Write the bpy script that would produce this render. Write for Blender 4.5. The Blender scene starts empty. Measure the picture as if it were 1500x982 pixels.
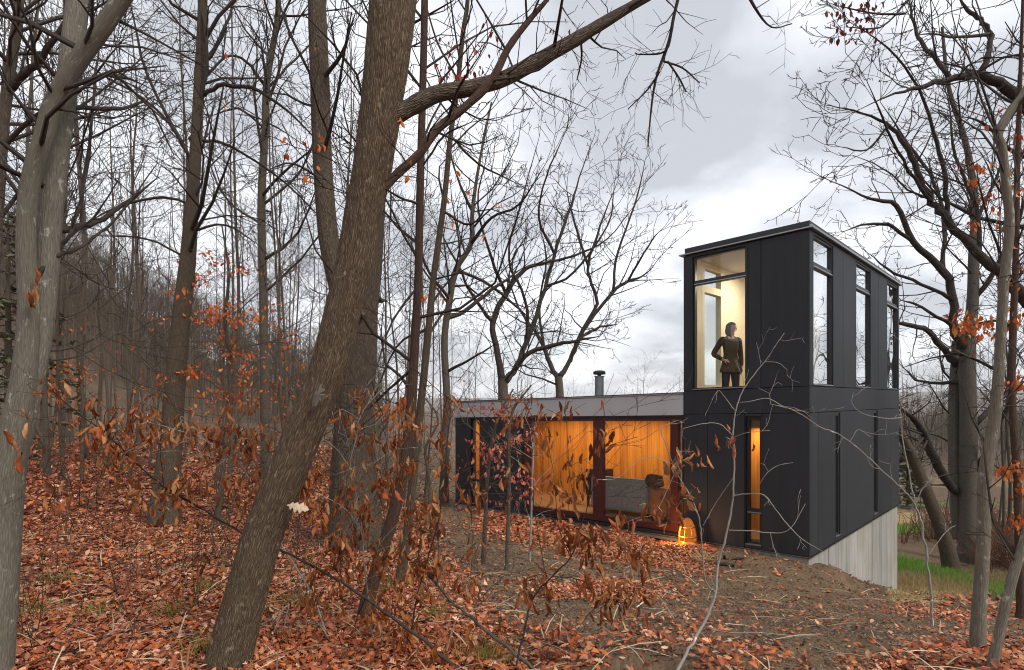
import bpy, bmesh, math, random
import numpy as np
from mathutils import Vector, Matrix

SC = bpy.context.scene
COL = SC.collection
R = math.radians

# ------------------------------------------------------------------ camera, sky, sun, exposure
F, CX, HY = 840.0, 750.0, 598.0            # focal length / principal point in photo pixels
cam = bpy.data.objects.new('camera', bpy.data.cameras.new('camera'))
COL.objects.link(cam)
cam.location = (0, 0, 0)
cam.rotation_euler = (R(90), 0, 0)
cam.data.sensor_width = 36
cam.data.lens = F / 1500 * 36
cam.data.shift_y = (HY - 491) / 1500
cam.data.clip_start = 0.05
cam.data.clip_end = 9000
SC.camera = cam

SUN_EL, SUN_AZ = 48, 128                   # azimuth measured clockwise from the view direction
world = bpy.data.worlds.new('World'); SC.world = world
world.use_nodes = True
nt = world.node_tree; nt.nodes.clear()
def wn(t, **kw):
    n = nt.nodes.new(t)
    for k, v in kw.items(): setattr(n, k, v)
    return n
out = wn('ShaderNodeOutputWorld')
sky = wn('ShaderNodeTexSky', sky_type='NISHITA', sun_disc=False)
sky.sun_elevation = R(SUN_EL); sky.sun_rotation = R(SUN_AZ)
bg1 = wn('ShaderNodeBackground'); bg1.inputs[1].default_value = 0.10
nt.links.new(sky.outputs[0], bg1.inputs[0])
tc = wn('ShaderNodeTexCoord')
sep = wn('ShaderNodeSeparateXYZ'); nt.links.new(tc.outputs['Generated'], sep.inputs[0])
def wmath(op, a, b=None):
    m = wn('ShaderNodeMath', operation=op)
    for i, v in enumerate((a, b)):
        if v is None: continue
        if isinstance(v, (int, float)): m.inputs[i].default_value = v
        else: nt.links.new(v, m.inputs[i])
    return m.outputs[0]
zz = wmath('ADD', wmath('MAXIMUM', sep.outputs[2], 0.0), 0.22)     # a cloud layer seen in perspective
comb = wn('ShaderNodeCombineXYZ')
nt.links.new(wmath('DIVIDE', sep.outputs[0], zz), comb.inputs[0])
nt.links.new(wmath('DIVIDE', sep.outputs[1], zz), comb.inputs[1])
no1 = wn('ShaderNodeTexNoise'); no1.inputs['Scale'].default_value = 1.5; no1.inputs['Detail'].default_value = 7
no1.inputs['Roughness'].default_value = 0.5; no1.inputs['Distortion'].default_value = 0.25
mpc = wn('ShaderNodeMapping'); mpc.inputs['Location'].default_value = (3.35, 1.2, 0)
nt.links.new(comb.outputs[0], mpc.inputs[0]); nt.links.new(mpc.outputs[0], no1.inputs['Vector'])
ramp = wn('ShaderNodeValToRGB')
e = ramp.color_ramp.elements
e[0].position = 0.40; e[0].color = (0.36, 0.37, 0.395, 1)
e[1].position = 0.60; e[1].color = (0.66, 0.672, 0.695, 1)
m_ = e.new(0.5); m_.color = (0.52, 0.53, 0.555, 1)
nt.links.new(no1.outputs[0], ramp.inputs[0])
bg2 = wn('ShaderNodeBackground'); bg2.inputs[1].default_value = 0.93
nt.links.new(ramp.outputs[0], bg2.inputs[0])
mix = wn('ShaderNodeMixShader'); mix.inputs[0].default_value = 0.92
nt.links.new(bg1.outputs[0], mix.inputs[1]); nt.links.new(bg2.outputs[0], mix.inputs[2])
nt.links.new(mix.outputs[0], out.inputs[0])

sl = bpy.data.lights.new('sun', 'SUN'); sl.energy = 1.5; sl.angle = R(20); sl.color = (1, .93, .84)
sun = bpy.data.objects.new('sun', sl); COL.objects.link(sun)
_az = R(SUN_AZ); _el = R(SUN_EL)
sdir = Vector((math.sin(_az) * math.cos(_el), math.cos(_az) * math.cos(_el), math.sin(_el)))
sun.rotation_euler = sdir.to_track_quat('Z', 'Y').to_euler()
sun.location = sdir * 50
SC.view_settings.view_transform = 'Standard'
SC.view_settings.look = 'None'
SC.view_settings.exposure = 1.0
SC.view_settings.gamma = 1
SC.render.engine = 'CYCLES'
SC.cycles.max_bounces = 6
SC.cycles.volume_bounces = 1
SC.cycles.filter_width = 1.05
SC.cycles.transparent_max_bounces = 12
SC.cycles.use_denoising = True
SC.cycles.denoising_prefilter = 'ACCURATE'

# ------------------------------------------------------------------ helpers
def px(x, y, d):
    return ((x - CX) / F * d, d, -(y - HY) / F * d)

def tag(o, label=None, cat=None, group=None, kind=None):
    if label: o['label'] = label
    if cat: o['category'] = cat
    if group: o['group'] = group
    if kind: o['kind'] = kind
    return o

def thing(name, label, cat, loc=(0, 0, 0), group=None, rz=0):
    o = bpy.data.objects.new(name, None); COL.objects.link(o)
    o.empty_display_size = .2
    o.location = loc; o.rotation_euler = (0, 0, rz)
    return tag(o, label, cat, group)

def link(name, me, mat, parent=None):
    o = bpy.data.objects.new(name, me); COL.objects.link(o)
    if mat is not None and not me.materials: me.materials.append(mat)
    if parent is not None:
        o.parent = parent
        o.matrix_parent_inverse = Matrix.Identity(4)
    return o

def mesh_np(name, V, F4=None, F3=None, uv=None, col=None, smooth=True):
    """V (n,3); F4 (m,4) and/or F3 (k,3) indices; uv per loop; col per vertex"""
    me = bpy.data.meshes.new(name)
    V = np.asarray(V, np.float32)
    me.vertices.add(len(V)); me.vertices.foreach_set('co', V.ravel())
    parts, starts, tot, at = [], [], [], 0
    for f, k in ((F4, 4), (F3, 3)):
        if f is None or len(f) == 0: continue
        f = np.asarray(f, np.int32)
        parts.append(f.ravel()); starts.append(at + np.arange(len(f)) * k); tot.append(np.full(len(f), k))
        at += len(f) * k
    li = np.concatenate(parts).astype(np.int32)
    st = np.concatenate(starts).astype(np.int32)
    me.loops.add(len(li)); me.loops.foreach_set('vertex_index', li)
    me.polygons.add(len(st)); me.polygons.foreach_set('loop_start', st)
    me.polygons.foreach_set('use_smooth', np.full(len(st), smooth))
    if uv is not None:
        l = me.uv_layers.new(name='UVMap'); l.data.foreach_set('uv', np.asarray(uv, np.float32).ravel())
    if col is not None:
        a = me.color_attributes.new('Col', 'FLOAT_COLOR', 'POINT')
        c = np.ones((len(V), 4), np.float32); c[:, :3] = col
        a.data.foreach_set('color', c.ravel())
    me.update(calc_edges=True)
    return me

class Strands:
    """many tapered tubes gathered into one mesh"""
    def __init__(s): s.g = {}; s.all = []
    def add(s, pts, rad, sides):
        s.g.setdefault((len(pts), sides), []).append((pts, rad))
    def mesh(s, name, rough=0.0, origin=(0, 0, 0), seed=1):
        Vs, Fs, Us, at = [], [], [], 0
        rg = np.random.default_rng(seed)
        for (n, k), lst in s.g.items():
            P = np.array([a for a, b in lst], float); Rr = np.array([b for a, b in lst], float)
            S = len(lst)
            T = np.gradient(P, axis=1); T /= np.linalg.norm(T, axis=2, keepdims=True) + 1e-9
            ref = np.zeros_like(T); ref[..., 1] = 1
            par = np.abs(T[..., 1]) > .95
            ref[par] = (1, 0, 0.2)
            s1 = np.cross(T, ref); s1 /= np.linalg.norm(s1, axis=2, keepdims=True) + 1e-9
            s2 = np.cross(T, s1)
            a = np.arange(k) / k * 2 * math.pi
            ring = (-np.cos(a))[None, None, :, None] * s2[:, :, None, :] + np.sin(a)[None, None, :, None] * s1[:, :, None, :]
            rr = Rr[:, :, None] * np.ones(k)
            L = np.concatenate([np.zeros((S, 1)), np.cumsum(np.linalg.norm(np.diff(P, axis=1), axis=2), axis=1)], 1)
            if rough > 0 and k >= 12:
                ph = rg.uniform(0, 6.28, (S, 1, 1, 8))
                la = L[:, :, None]; aa = a[None, None, :]
                nz = (np.sin(3 * aa + 1.3 * la + ph[..., 0]) * .5 + np.sin(2 * aa - 2.1 * la + ph[..., 1]) * .7 + np.sin(5 * aa + 4.7 * la + ph[..., 2]) * .35
                      + np.sin(11 * aa + 6 * la + ph[..., 3]) * .3 + np.sin(17 * aa - 9 * la + ph[..., 4]) * .25)
                if k >= 64:
                    nz *= .55
                    for kj, am in ((13, .9), (21, .8), (34, .6), (47, .4)):
                        dr = np.cumsum(rg.normal(0, 1, (S, n)), 1) * (.32 if kj < 30 else .5)
                        br = .55 + .45 * np.sin(la * rg.uniform(3, 9) + aa * rg.integers(2, 6) + rg.uniform(0, 6))
                        nz += am * br * (.64 - np.abs(np.sin(kj * .5 * aa + dr[:, :, None] + rg.uniform(0, 6))) ) * 1.6
                nz += rg.normal(0, .22, nz.shape)
                rr = rr * (1 + rough * nz)
            V = P[:, :, None, :] + ring * rr[..., None]
            idx = at + np.arange(S * n * k).reshape(S, n, k)
            nx = np.roll(idx, -1, axis=2)
            Fq = np.stack([idx[:, :-1], nx[:, :-1], nx[:, 1:], idx[:, 1:]], -1).reshape(-1, 4)
            per = (2 * math.pi * Rr[:, :1]).repeat(n, 1)[:, :, None]
            u0 = (np.arange(k) / k)[None, None, :] * per; u1 = ((np.arange(k) + 1) / k)[None, None, :] * per
            vv = L[:, :, None] + 0 * u0
            off = rg.uniform(0, 50, (S, 1, 1))
            u0 = u0 + off; u1 = u1 + off
            uq = np.stack([np.stack([u0[:, :-1], vv[:, :-1]], -1), np.stack([u1[:, :-1], vv[:, :-1]], -1),
                           np.stack([u1[:, 1:], vv[:, 1:]], -1), np.stack([u0[:, 1:], vv[:, 1:]], -1)], -2)
            Vs.append(V.reshape(-1, 3)); Fs.append(Fq); Us.append(uq.reshape(-1, 2)); at += S * n * k
        V = np.concatenate(Vs) - np.asarray(origin)
        return mesh_np(name, V, F4=np.concatenate(Fs), uv=np.concatenate(Us))

def smooth_path(P, per=4):
    """Catmull-Rom through rows of any width"""
    P = np.asarray(P, float)
    if len(P) < 3: return P
    Q = np.vstack([2 * P[0] - P[1], P, 2 * P[-1] - P[-2]])
    o = []
    for i in range(1, len(Q) - 2):
        for t in np.arange(per) / per:
            a, b, c, d = Q[i - 1], Q[i], Q[i + 1], Q[i + 2]
            o.append(.5 * (2 * b + (c - a) * t + (2 * a - 5 * b + 4 * c - d) * t * t + (3 * b - a - 3 * c + d) * t ** 3))
    o.append(P[-1])
    return np.array(o)

def nrm(v):
    l = math.sqrt(v[0] * v[0] + v[1] * v[1] + v[2] * v[2]) or 1
    return (v[0] / l, v[1] / l, v[2] / l)

def side_dir(d, ang, rg):
    """d turned by ang towards a random side"""
    while True:
        w = (rg.gauss(0, 1), rg.gauss(0, 1), rg.gauss(0, 1))
        k = w[0] * d[0] + w[1] * d[1] + w[2] * d[2]
        w = (w[0] - k * d[0], w[1] - k * d[1], w[2] - k * d[2])
        if w[0] ** 2 + w[1] ** 2 + w[2] ** 2 > .05: break
    w = nrm(w); c, s_ = math.cos(ang), math.sin(ang)
    return (d[0] * c + w[0] * s_, d[1] * c + w[1] * s_, d[2] * c + w[2] * s_)

def grow(M, p, d, L, r, lvl, rg, rmin, up=.06, wander=.22, dens=2.2, sink=None):
    n = 5 if lvl >= 2 else (4 if lvl == 1 else 3)
    st = L / (n - 1)
    pts, dirs, rad = [p], [d], [max(r, rmin)]
    for i in range(1, n):
        d = nrm((d[0] + rg.gauss(0, wander), d[1] + rg.gauss(0, wander), d[2] + rg.gauss(0, wander) + up))
        p = (p[0] + d[0] * st, p[1] + d[1] * st, p[2] + d[2] * st)
        pts.append(p); dirs.append(d)
        rad.append(max(r * (1 - .72 * i / (n - 1)), rmin))
    rad[-1] = max(rad[-1] * .8, rmin * .7)
    M.add(pts, rad, 6 if r > .03 else 3)
    if sink is not None and lvl <= 1: sink.append(pts[-1])
    if lvl > 0:
        nb = max(2, min(9, int(L * dens * (1.0 if lvl > 1 else 1.5) + rg.random())))
        for b in range(nb):
            t = .18 + .8 * (b + rg.random()) / nb
            f = t * (n - 1); i = min(int(f), n - 2); f -= i
            q = tuple(pts[i][j] + (pts[i + 1][j] - pts[i][j]) * f for j in range(3))
            grow(M, q, side_dir(dirs[i + 1], R(rg.uniform(28, 62)), rg), L * rg.uniform(.34, .62) * (1.1 - .45 * t),
                 r * (1 - .6 * t) * .6, lvl - 1, rg, rmin, up, wander * 1.05, dens * 1.35, sink)

def sprout(M, path, rad, rg, rmin, n, Lr, lvl=2, t0=.1, t1=1.0, up=.06, dens=1.8, ang=(35, 70), wander=.22, sink=None, rk=.45):
    """branches along a given path"""
    path = np.asarray(path); m = len(path)
    for b in range(n):
        t = t0 + (t1 - t0) * (b + rg.random()) / n
        f = t * (m - 1); i = min(int(f), m - 2); f -= i
        q = path[i] * (1 - f) + path[i + 1] * f
        d = nrm(tuple(path[i + 1] - path[i]))
        rr = rad[i] * (1 - f) + rad[i + 1] * f
        L = rg.uniform(*Lr)
        grow(M, tuple(q), side_dir(d, R(rg.uniform(*ang)), rg), L, max(rmin, min(rr * rk, L * .016)), lvl, rg, rmin, up, wander, dens, sink)

# ------------------------------------------------------------------ terrain
_ctl = []
def cpx(x, y, d): _ctl.append(px(x, y, d))
for x in (-150, 200, 500, 800, 1100): cpx(x, 982, 3.65)
cpx(1400, 982, 3.9); cpx(1650, 960, 4.2)
_ctl += [(0, 0, -1.58), (-4, 0, -1.5), (4, 0, -1.75), (0, -5, -1.4), (-8, -6, -1.0), (9, -6, -2.2), (0, -20, -.4), (-30, -20, 2.), (30, -20, -4), (14, 2, -3.0),
         (-60, -60, 6), (60, -60, -6), (-12, 4, -1.3), (24, 6, -4.6), (40, 10, -5.4)]
for a in [(1200, 905, 6.4), (1000, 868, 7.6), (1330, 908, 7.0), (1313, 886, 9.4), (1250, 866, 9.5), (1215, 846, 9.5), (1400, 905, 8.6), (1500, 908, 7.4), (1185, 828, 9.5), (1040, 800, 10.6), (1000, 797, 11.0), (860, 772, 12.9), (760, 754, 14.4),
          (667, 746, 16.0), (640, 738, 17.5), (800, 830, 8.4), (650, 800, 9.5), (900, 830, 9.0), (240, 768, 9.3), (100, 705, 13), (20, 690, 15), (-100, 690, 14), (50, 655, 24), (150, 650, 30),
          (300, 692, 17.5), (400, 700, 16.5), (500, 735, 12.5), (560, 724, 17.5), (600, 700, 26), (450, 670, 26), (350, 660, 30), (250, 655, 32), (500, 665, 36), (620, 660, 40),
          (1450, 872, 12), (1400, 880, 10.4), (1350, 834, 16.8), (1400, 845, 16.4), (1500, 868, 15.2), (1600, 870, 15), (1340, 760, 26), (1400, 768, 25), (1500, 780, 24),
          (1340, 700, 42), (1420, 702, 42), (1500, 706, 40), (1330, 660, 90), (1420, 664, 90), (1500, 668, 90)]: cpx(*a)
_ctl += [(6.5, 11.2, -3.3), (8.3, 12.9, -4.15), (9.8, 14.4, -4.8), (5.6, 9.8, -2.72), (10.8, 15.2, -4.75), (5, 18, -3.4), (12, 22, -4.9), (0, 22, -3.5), (8, 30, -5), (0, 35, -5), (-4, 26, -3.3),
         (0, 70, -9), (30, 90, -10), (-30, 40, -1.8), (-20, 60, -1.5), (-60, 40, 4), (-40, 20, 0), (0, 150, -14), (80, 160, -14), (200, 160, -12), (300, 0, -14)]
# the wooded hill behind the left part of the view, then the valley and the far ridge
_ctl += [px(0, 380, 95), px(120, 420, 100), px(230, 470, 105), px(320, 545, 110), px(420, 590, 120), px(-200, 330, 95), px(-600, 300, 90), px(560, 603, 130),
         px(100, 520, 60), px(220, 575, 62), px(-100, 500, 55), px(340, 620, 62), (-160, 0, 25), (-160, -60, 20)]
_ctl += [px(1320, 612, 600), px(1500, 612, 600), px(1700, 610, 600), px(900, 612, 600), px(500, 606, 600), px(1320, 600, 1100), px(1500, 598, 1100), px(700, 604, 1100), px(1800, 596, 1100),
         px(1320, 581, 2000), px(1410, 573, 2050), px(1500, 579, 2000), px(1650, 566, 2100), px(1000, 590, 2100), px(500, 592, 2000), px(0, 560, 2000), (-2500, 0, 60), (2500, 0, 40), (0, -2500, 40),
         (-2500, 2500, 60), (2500, -2000, 40), (-2000, -2000, 60), (2800, 2600, 90), (0, 3600, 60), (1500, 3600, 80)]
_C = np.array(_ctl)
_K = np.sqrt(((_C[:, None, :2] - _C[None, :, :2]) ** 2).sum(-1) + 1e-6)
_n = len(_C)
_P = np.c_[np.ones(_n), _C[:, :2]]
_sol = np.linalg.solve(np.block([[_K + np.eye(_n) * -.02, _P], [_P.T, np.zeros((3, 3))]]), np.r_[_C[:, 2], 0, 0, 0])
def gz(x, y):
    x = np.asarray(x, float); y = np.asarray(y, float)
    D = np.sqrt((x[..., None] - _C[:, 0]) ** 2 + (y[..., None] - _C[:, 1]) ** 2 + 1e-6)
    return D @ _sol[:_n] + _sol[_n] + _sol[_n + 1] * x + _sol[_n + 2] * y
def bumps(x, y):
    return (np.sin(2.1 * x + 1.7 * np.sin(1.3 * y)) * np.sin(1.9 * y + .7 * x) * .03 + np.sin(5.3 * x + 2 * y) * np.sin(4.1 * y - 2.3 * x) * .012)
def gzb(x, y): return gz(x, y) + bumps(np.asarray(x, float), np.asarray(y, float))
def g1(x, y): return float(gzb(np.array([x]), np.array([y]))[0])
def ray_ground(x, y, dmin=2.0, dmax=200):
    d = np.geomspace(dmin, dmax, 900)
    h = -(y - HY) / F * d - gz((x - CX) / F * d, d)
    k = np.argmax(h < 0)
    return float(d[k]) if h[k] < 0 else None

def sstep(a, b, x):
    t = np.clip((x - a) / (b - a), 0, 1); return t * t * (3 - 2 * t)
def litter_mask(x, y, z):
    """share of the ground covered with fallen leaves; where the photograph shows bare soil it is low"""
    yy = np.maximum(y, .5)
    X = x / yy * F + CX; Y = -z / yy * F + HY
    xb = 612 + (Y - 760) * .78
    d = .07 + .93 * (1 - sstep(xb - 80, xb + 60, X))
    yw = 744 + (X - 667) * .157
    strip = sstep(-14, 2, Y - yw) * (1 - sstep(24, 58, Y - yw)) * sstep(668, 720, X) * (1 - sstep(1010, 1075, X))
    d = np.maximum(d, strip)
    def ell(cx, cy, rx, ry, a): return a * (1 - sstep(.45, 1.15, np.hypot((X - cx) / rx, (Y - cy) / ry)))
    for a in ((890, 866, 150, 20, .62), (1430, 975, 210, 46, .6), (1410, 893, 120, 22, .4), (1000, 930, 160, 40, .2), (790, 960, 130, 50, .4), (1080, 975, 90, 30, .3), (1010, 838, 60, 10, .4)): d = np.maximum(d, ell(*a))
    bare = ell(740, 800, 105, 34, .9); d = d * (1 - bare * (1 - strip))
    d = np.where((X > 1300) & (Y < 866), .04, d)
    d = np.where(y < 1.5, .6, d)
    return np.clip(d, 0, 1), X, Y

# polar sheet centred on the camera, finer in front of it
ang = np.concatenate([np.linspace(-55, 55, 640), np.linspace(55, 305, 140)[1:-1]])
rad_ = np.concatenate([np.geomspace(.15, 3, 20)[:-1], np.geomspace(3, 40, 210)[:-1], np.geomspace(40, 5200, 120)])
A_, R_ = np.meshgrid(R(1) * ang, rad_)
gx, gy = np.sin(A_) * R_, np.cos(A_) * R_
gzz = gzb(gx, gy)
_rng = np.random.default_rng(4)
gzz += np.where((R_ < 40), _rng.normal(0, .006, gzz.shape), 0) + np.where(R_ > 500, np.sin(gx / 90) * np.cos(gy / 120) * 4 + np.sin(gx / 31 + gy / 47) * 1.6, 0)
V = np.stack([gx, gy, gzz], -1).reshape(-1, 3)
nr, na = gx.shape
ii = np.arange(nr * na).reshape(nr, na); jj = np.roll(ii, -1, 1)
Fq = np.stack([ii[:-1], ii[1:], jj[1:], jj[:-1]], -1).reshape(-1, 4)
V = np.vstack([V, [[0, 0, float(gzz[0].mean())]]])
F3 = np.stack([ii[0], jj[0], np.full(na, nr * na)], -1)
lm, GX, GY = litter_mask(gx, gy, gzz)
def gell(cx, cy, rx, ry, a): return a * (1 - sstep(.4, 1.1, np.hypot((GX - cx) / rx, (GY - cy) / ry)))
grass = np.zeros_like(gx)
right = sstep(1285, 1318, GX) * (gy > 9)
band = 828 + (GX - 1320) * .25
grass = np.maximum(grass, right * np.exp(-((GY - band) / 9.5) ** 2) * (1 - .5 * sstep(1400, 1480, GX)))
grass = np.maximum(grass, right * np.exp(-((GY - 776) / 7) ** 2) * .62)
grass = np.maximum(grass, right * np.exp(-((GY - 738) / 8) ** 2) * .42)
straw = right * np.clip(np.exp(-((GY - 866) / 18) ** 2) * (1 - sstep(1370, 1450, GX)) + np.exp(-((GY - 758) / 12) ** 2) * .8 + (GY < 715) * (GY > 690) * .5, 0, 1)
far = sstep(45, 110, R_)
col = np.stack([lm, grass * (1 - far), straw * (1 - far)], -1).reshape(-1, 3)
col = np.vstack([col, [[.6, 0, 0]]])

# ------------------------------------------------------------------ materials
class NT:
    def __init__(s, name):
        s.m = bpy.data.materials.new(name); s.m.use_nodes = True; s.t = s.m.node_tree
        s.t.nodes.clear(); s.o = s.n('ShaderNodeOutputMaterial')
    def n(s, t, **kw):
        x = s.t.nodes.new(t)
        for k, v in kw.items():
            if k in x.inputs.keys():
                if isinstance(v, bpy.types.NodeSocket): s.t.links.new(v, x.inputs[k])
                else: x.inputs[k].default_value = v
            else: setattr(x, k, v)
        return x
    def l(s, a, b): s.t.links.new(a, b)
    def bsdf(s, color, rough=.7, normal=None, spec=.3, metal=0.0):
        b = s.n('ShaderNodeBsdfPrincipled')
        for k, v in (('Base Color', color), ('Roughness', rough), ('Metallic', metal), ('Specular IOR Level', spec)):
            if isinstance(v, bpy.types.NodeSocket): s.l(v, b.inputs[k])
            else: b.inputs[k].default_value = v if not isinstance(v, tuple) or len(v) == 4 else (*v, 1)
        if normal is not None: s.l(normal, b.inputs['Normal'])
        return b
    def noise(s, vec, scale, detail=4, rough=.55, dist=0.0):
        x = s.n('ShaderNodeTexNoise'); x.inputs['Scale'].default_value = scale; x.inputs['Detail'].default_value = detail
        x.inputs['Roughness'].default_value = rough; x.inputs['Distortion'].default_value = dist
        if vec is not None: s.l(vec, x.inputs['Vector'])
        return x
    def ramp(s, fac, stops):
        r = s.n('ShaderNodeValToRGB'); el = r.color_ramp.elements
        while len(el) < len(stops): el.new(.5)
        for e_, (p, c) in zip(el, stops):
            e_.position = p; e_.color = (*c, 1) if len(c) == 3 else c
        s.l(fac, r.inputs[0]); return r.outputs[0]
    def mix(s, fac, a, b, mode='MIX'):
        x = s.n('ShaderNodeMix', data_type='RGBA', blend_type=mode)
        for k, v in ((0, fac), (6, a), (7, b)):
            if isinstance(v, bpy.types.NodeSocket): s.l(v, x.inputs[k])
            elif k == 0: x.inputs[0].default_value = v
            else: x.inputs[k].default_value = (*v, 1)
        return x.outputs[2]
    def math(s, op, a, b=0.0, clamp=False):
        x = s.n('ShaderNodeMath', operation=op); x.use_clamp = clamp
        for i, v in enumerate((a, b)):
            if isinstance(v, bpy.types.NodeSocket): s.l(v, x.inputs[i])
            else: x.inputs[i].default_value = v
        return x.outputs[0]
    def mapping(s, vec, scale=(1, 1, 1), rot=(0, 0, 0)):
        x = s.n('ShaderNodeMapping'); x.inputs['Scale'].default_value = scale; x.inputs['Rotation'].default_value = rot
        s.l(vec, x.inputs['Vector']); return x.outputs[0]
    def coord(s, k='Object'): return s.n('ShaderNodeTexCoord').outputs[k]
    def bump(s, h, strength=.5, dist=.02):
        b = s.n('ShaderNodeBump'); b.inputs['Strength'].default_value = strength; b.inputs['Distance'].default_value = dist
        s.l(h, b.inputs['Height']); return b.outputs[0]
    def done(s, sh): s.l(sh.outputs[0] if hasattr(sh, 'outputs') else sh, s.o.inputs[0]); return s.m

MAT = {}
def bark(name, dark, light, ridge=1.0, patch=None, moss=None):
    t = NT('bark_' + name)
    uv = t.coord('UV')
    mp = t.mapping(uv, (74, 10, 1))
    n1 = t.noise(mp, 1.0, 6, .65, .8)
    n2 = t.noise(t.mapping(uv, (6, 2.2, 1)), 1.0, 4)
    vo = t.n('ShaderNodeTexVoronoi', feature='DISTANCE_TO_EDGE'); vo.inputs['Scale'].default_value = 1.0
    t.l(t.mapping(n_add(t, uv, n2.outputs['Color'], .03), (86, 11, 1)), vo.inputs['Vector'])
    h = t.math('ADD', t.math('MULTIPLY', n1.outputs[0], .7), t.math('MULTIPLY', t.math('MINIMUM', vo.outputs[0], .35), 1.4 * ridge))
    mid = tuple((a + b) / 2 for a, b in zip(dark, light))
    c = t.ramp(h, [(.25, dark), (.52, mid), (.85, light)])
    c = t.mix(t.math('MULTIPLY', n2.outputs[0], .55), c, dark)
    if patch:
        n3 = t.noise(t.mapping(uv, (11, 9, 1)), 1.0, 5, .65)
        c = t.mix(t.ramp(n3.outputs[0], [(.60, (0, 0, 0)), (.66, (1, 1, 1))]), c, patch)
    if moss:
        n4 = t.noise(t.mapping(uv, (2.5, .8, 1)), 1.0, 4, .6)
        c = t.mix(t.ramp(n4.outputs[0], [(.52, (0, 0, 0)), (.72, (.7, .7, .7))]), c, moss)
    MAT[name] = t.done(t.bsdf(c, .85, t.bump(h, 1.0, .02 * ridge), .15))
def n_add(t, uv, c, k):
    x = t.n('ShaderNodeVectorMath', operation='MULTIPLY_ADD'); t.l(c, x.inputs[0]); x.inputs[1].default_value = (k, k, k); t.l(uv, x.inputs[2])
    return x.outputs[0]
bark('oak', (.045, .034, .025), (.27, .21, .155), 1.2)
bark('leaning', (.06, .041, .027), (.27, .195, .13), 1.0, patch=(.28, .23, .17), moss=(.13, .115, .07))
bark('beech', (.10, .092, .074), (.31, .285, .235), .5, patch=(.33, .33, .29), moss=(.15, .145, .10))
bark('grey', (.06, .048, .038), (.24, .20, .155), .8, moss=(.12, .11, .075))
bark('red', (.055, .034, .026), (.18, .115, .085), .8)
bark('brown', (.06, .046, .033), (.22, .17, .12), .9)
bark('twig', (.03, .024, .021), (.10, .08, .068), .3)
bark('pale', (.20, .185, .16), (.52, .49, .44), .2, patch=(.66, .64, .6))
bark('rightgrey', (.075, .065, .055), (.27, .24, .20), 1.1, patch=None)
bark('lightpole', (.12, .105, .08), (.32, .285, .225), .5, patch=(.38, .36, .31))

def leaf_mat(name, trans=.25):
    t = NT(name)
    a = t.n('ShaderNodeVertexColor', layer_name='Col')
    n = t.noise(t.coord('Object'), 60, 3)
    c = t.mix(.35, a.outputs[0], t.mix(1.0, a.outputs[0], t.ramp(n.outputs[0], [(.3, (.45, .4, .35)), (.7, (1.35, 1.3, 1.25))]), 'MULTIPLY'))
    b = t.bsdf(c, .55, None, .35)
    tr = t.n('ShaderNodeBsdfTranslucent'); t.l(c, tr.inputs[0])
    m = t.n('ShaderNodeMixShader'); m.inputs[0].default_value = trans
    t.l(b.outputs[0], m.inputs[1]); t.l(tr.outputs[0], m.inputs[2])
    MAT[name] = t.done(m)
leaf_mat('fallen_leaf', .12)
leaf_mat('dry_leaf', .3)
leaf_mat('needle', .1)
leaf_mat('grass_blade', .25)

t = NT('ground')
att = t.n('ShaderNodeVertexColor', layer_name='Col'); sp = t.n('ShaderNodeSeparateColor'); t.l(att.outputs[0], sp.inputs[0])
oc = t.coord('Object')
na_ = t.noise(oc, 3.0, 8, .65); nb_ = t.noise(oc, 30, 4, .6); nc_ = t.noise(oc, .6, 4)
vo = t.n('ShaderNodeTexVoronoi', feature='F1'); vo.inputs['Scale'].default_value = 16; vo.inputs['Randomness'].default_value = 1
t.l(n_add(t, oc, nb_.outputs['Color'], .05), vo.inputs['Vector'])
vs = t.n('ShaderNodeSeparateColor'); t.l(vo.outputs['Color'], vs.inputs[0])
lit = t.ramp(vs.outputs[0], [(.0, (.05, .016, .008)), (.25, (.15, .042, .018)), (.5, (.24, .08, .035)), (.72, (.31, .14, .075)), (.9, (.36, .21, .14)), (1, (.10, .032, .015))])
lit = t.mix(t.math('MULTIPLY', nb_.outputs[0], .5), lit, (.06, .028, .016))
dirt = t.ramp(na_.outputs[0], [(.3, (.08, .05, .032)), (.5, (.155, .102, .063)), (.68, (.235, .16, .10))])
dirt = t.mix(t.ramp(nc_.outputs[0], [(.42, (0, 0, 0)), (.62, (.8, .8, .8))]), dirt, (.165, .115, .066))
dirt = t.mix(t.math('MULTIPLY', nb_.outputs[0], .45), dirt, (.05, .036, .026))
thr = t.math('ADD', sp.outputs[0], t.math('MULTIPLY', t.math('SUBTRACT', na_.outputs[0], .5), 1.1))
c = t.mix(t.ramp(thr, [(.45, (0, 0, 0)), (.6, (1, 1, 1))]), dirt, lit)
gr = t.ramp(nb_.outputs[0], [(.3, (.05, .13, .012)), (.55, (.10, .26, .02)), (.75, (.20, .30, .05))])
stw = t.ramp(na_.outputs[0], [(.3, (.20, .13, .06)), (.55, (.36, .27, .13)), (.75, (.42, .34, .2))])
c = t.mix(t.ramp(t.math('ADD', sp.outputs[2], t.math('MULTIPLY', t.math('SUBTRACT', na_.outputs[0], .5), .9)), [(.3, (0, 0, 0)), (.55, (1, 1, 1))]), c, stw)
c = t.mix(t.ramp(t.math('ADD', sp.outputs[1], t.math('MULTIPLY', t.math('SUBTRACT', na_.outputs[0], .5), .9)), [(.3, (0, 0, 0)), (.5, (1, 1, 1))]), c, gr)
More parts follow.
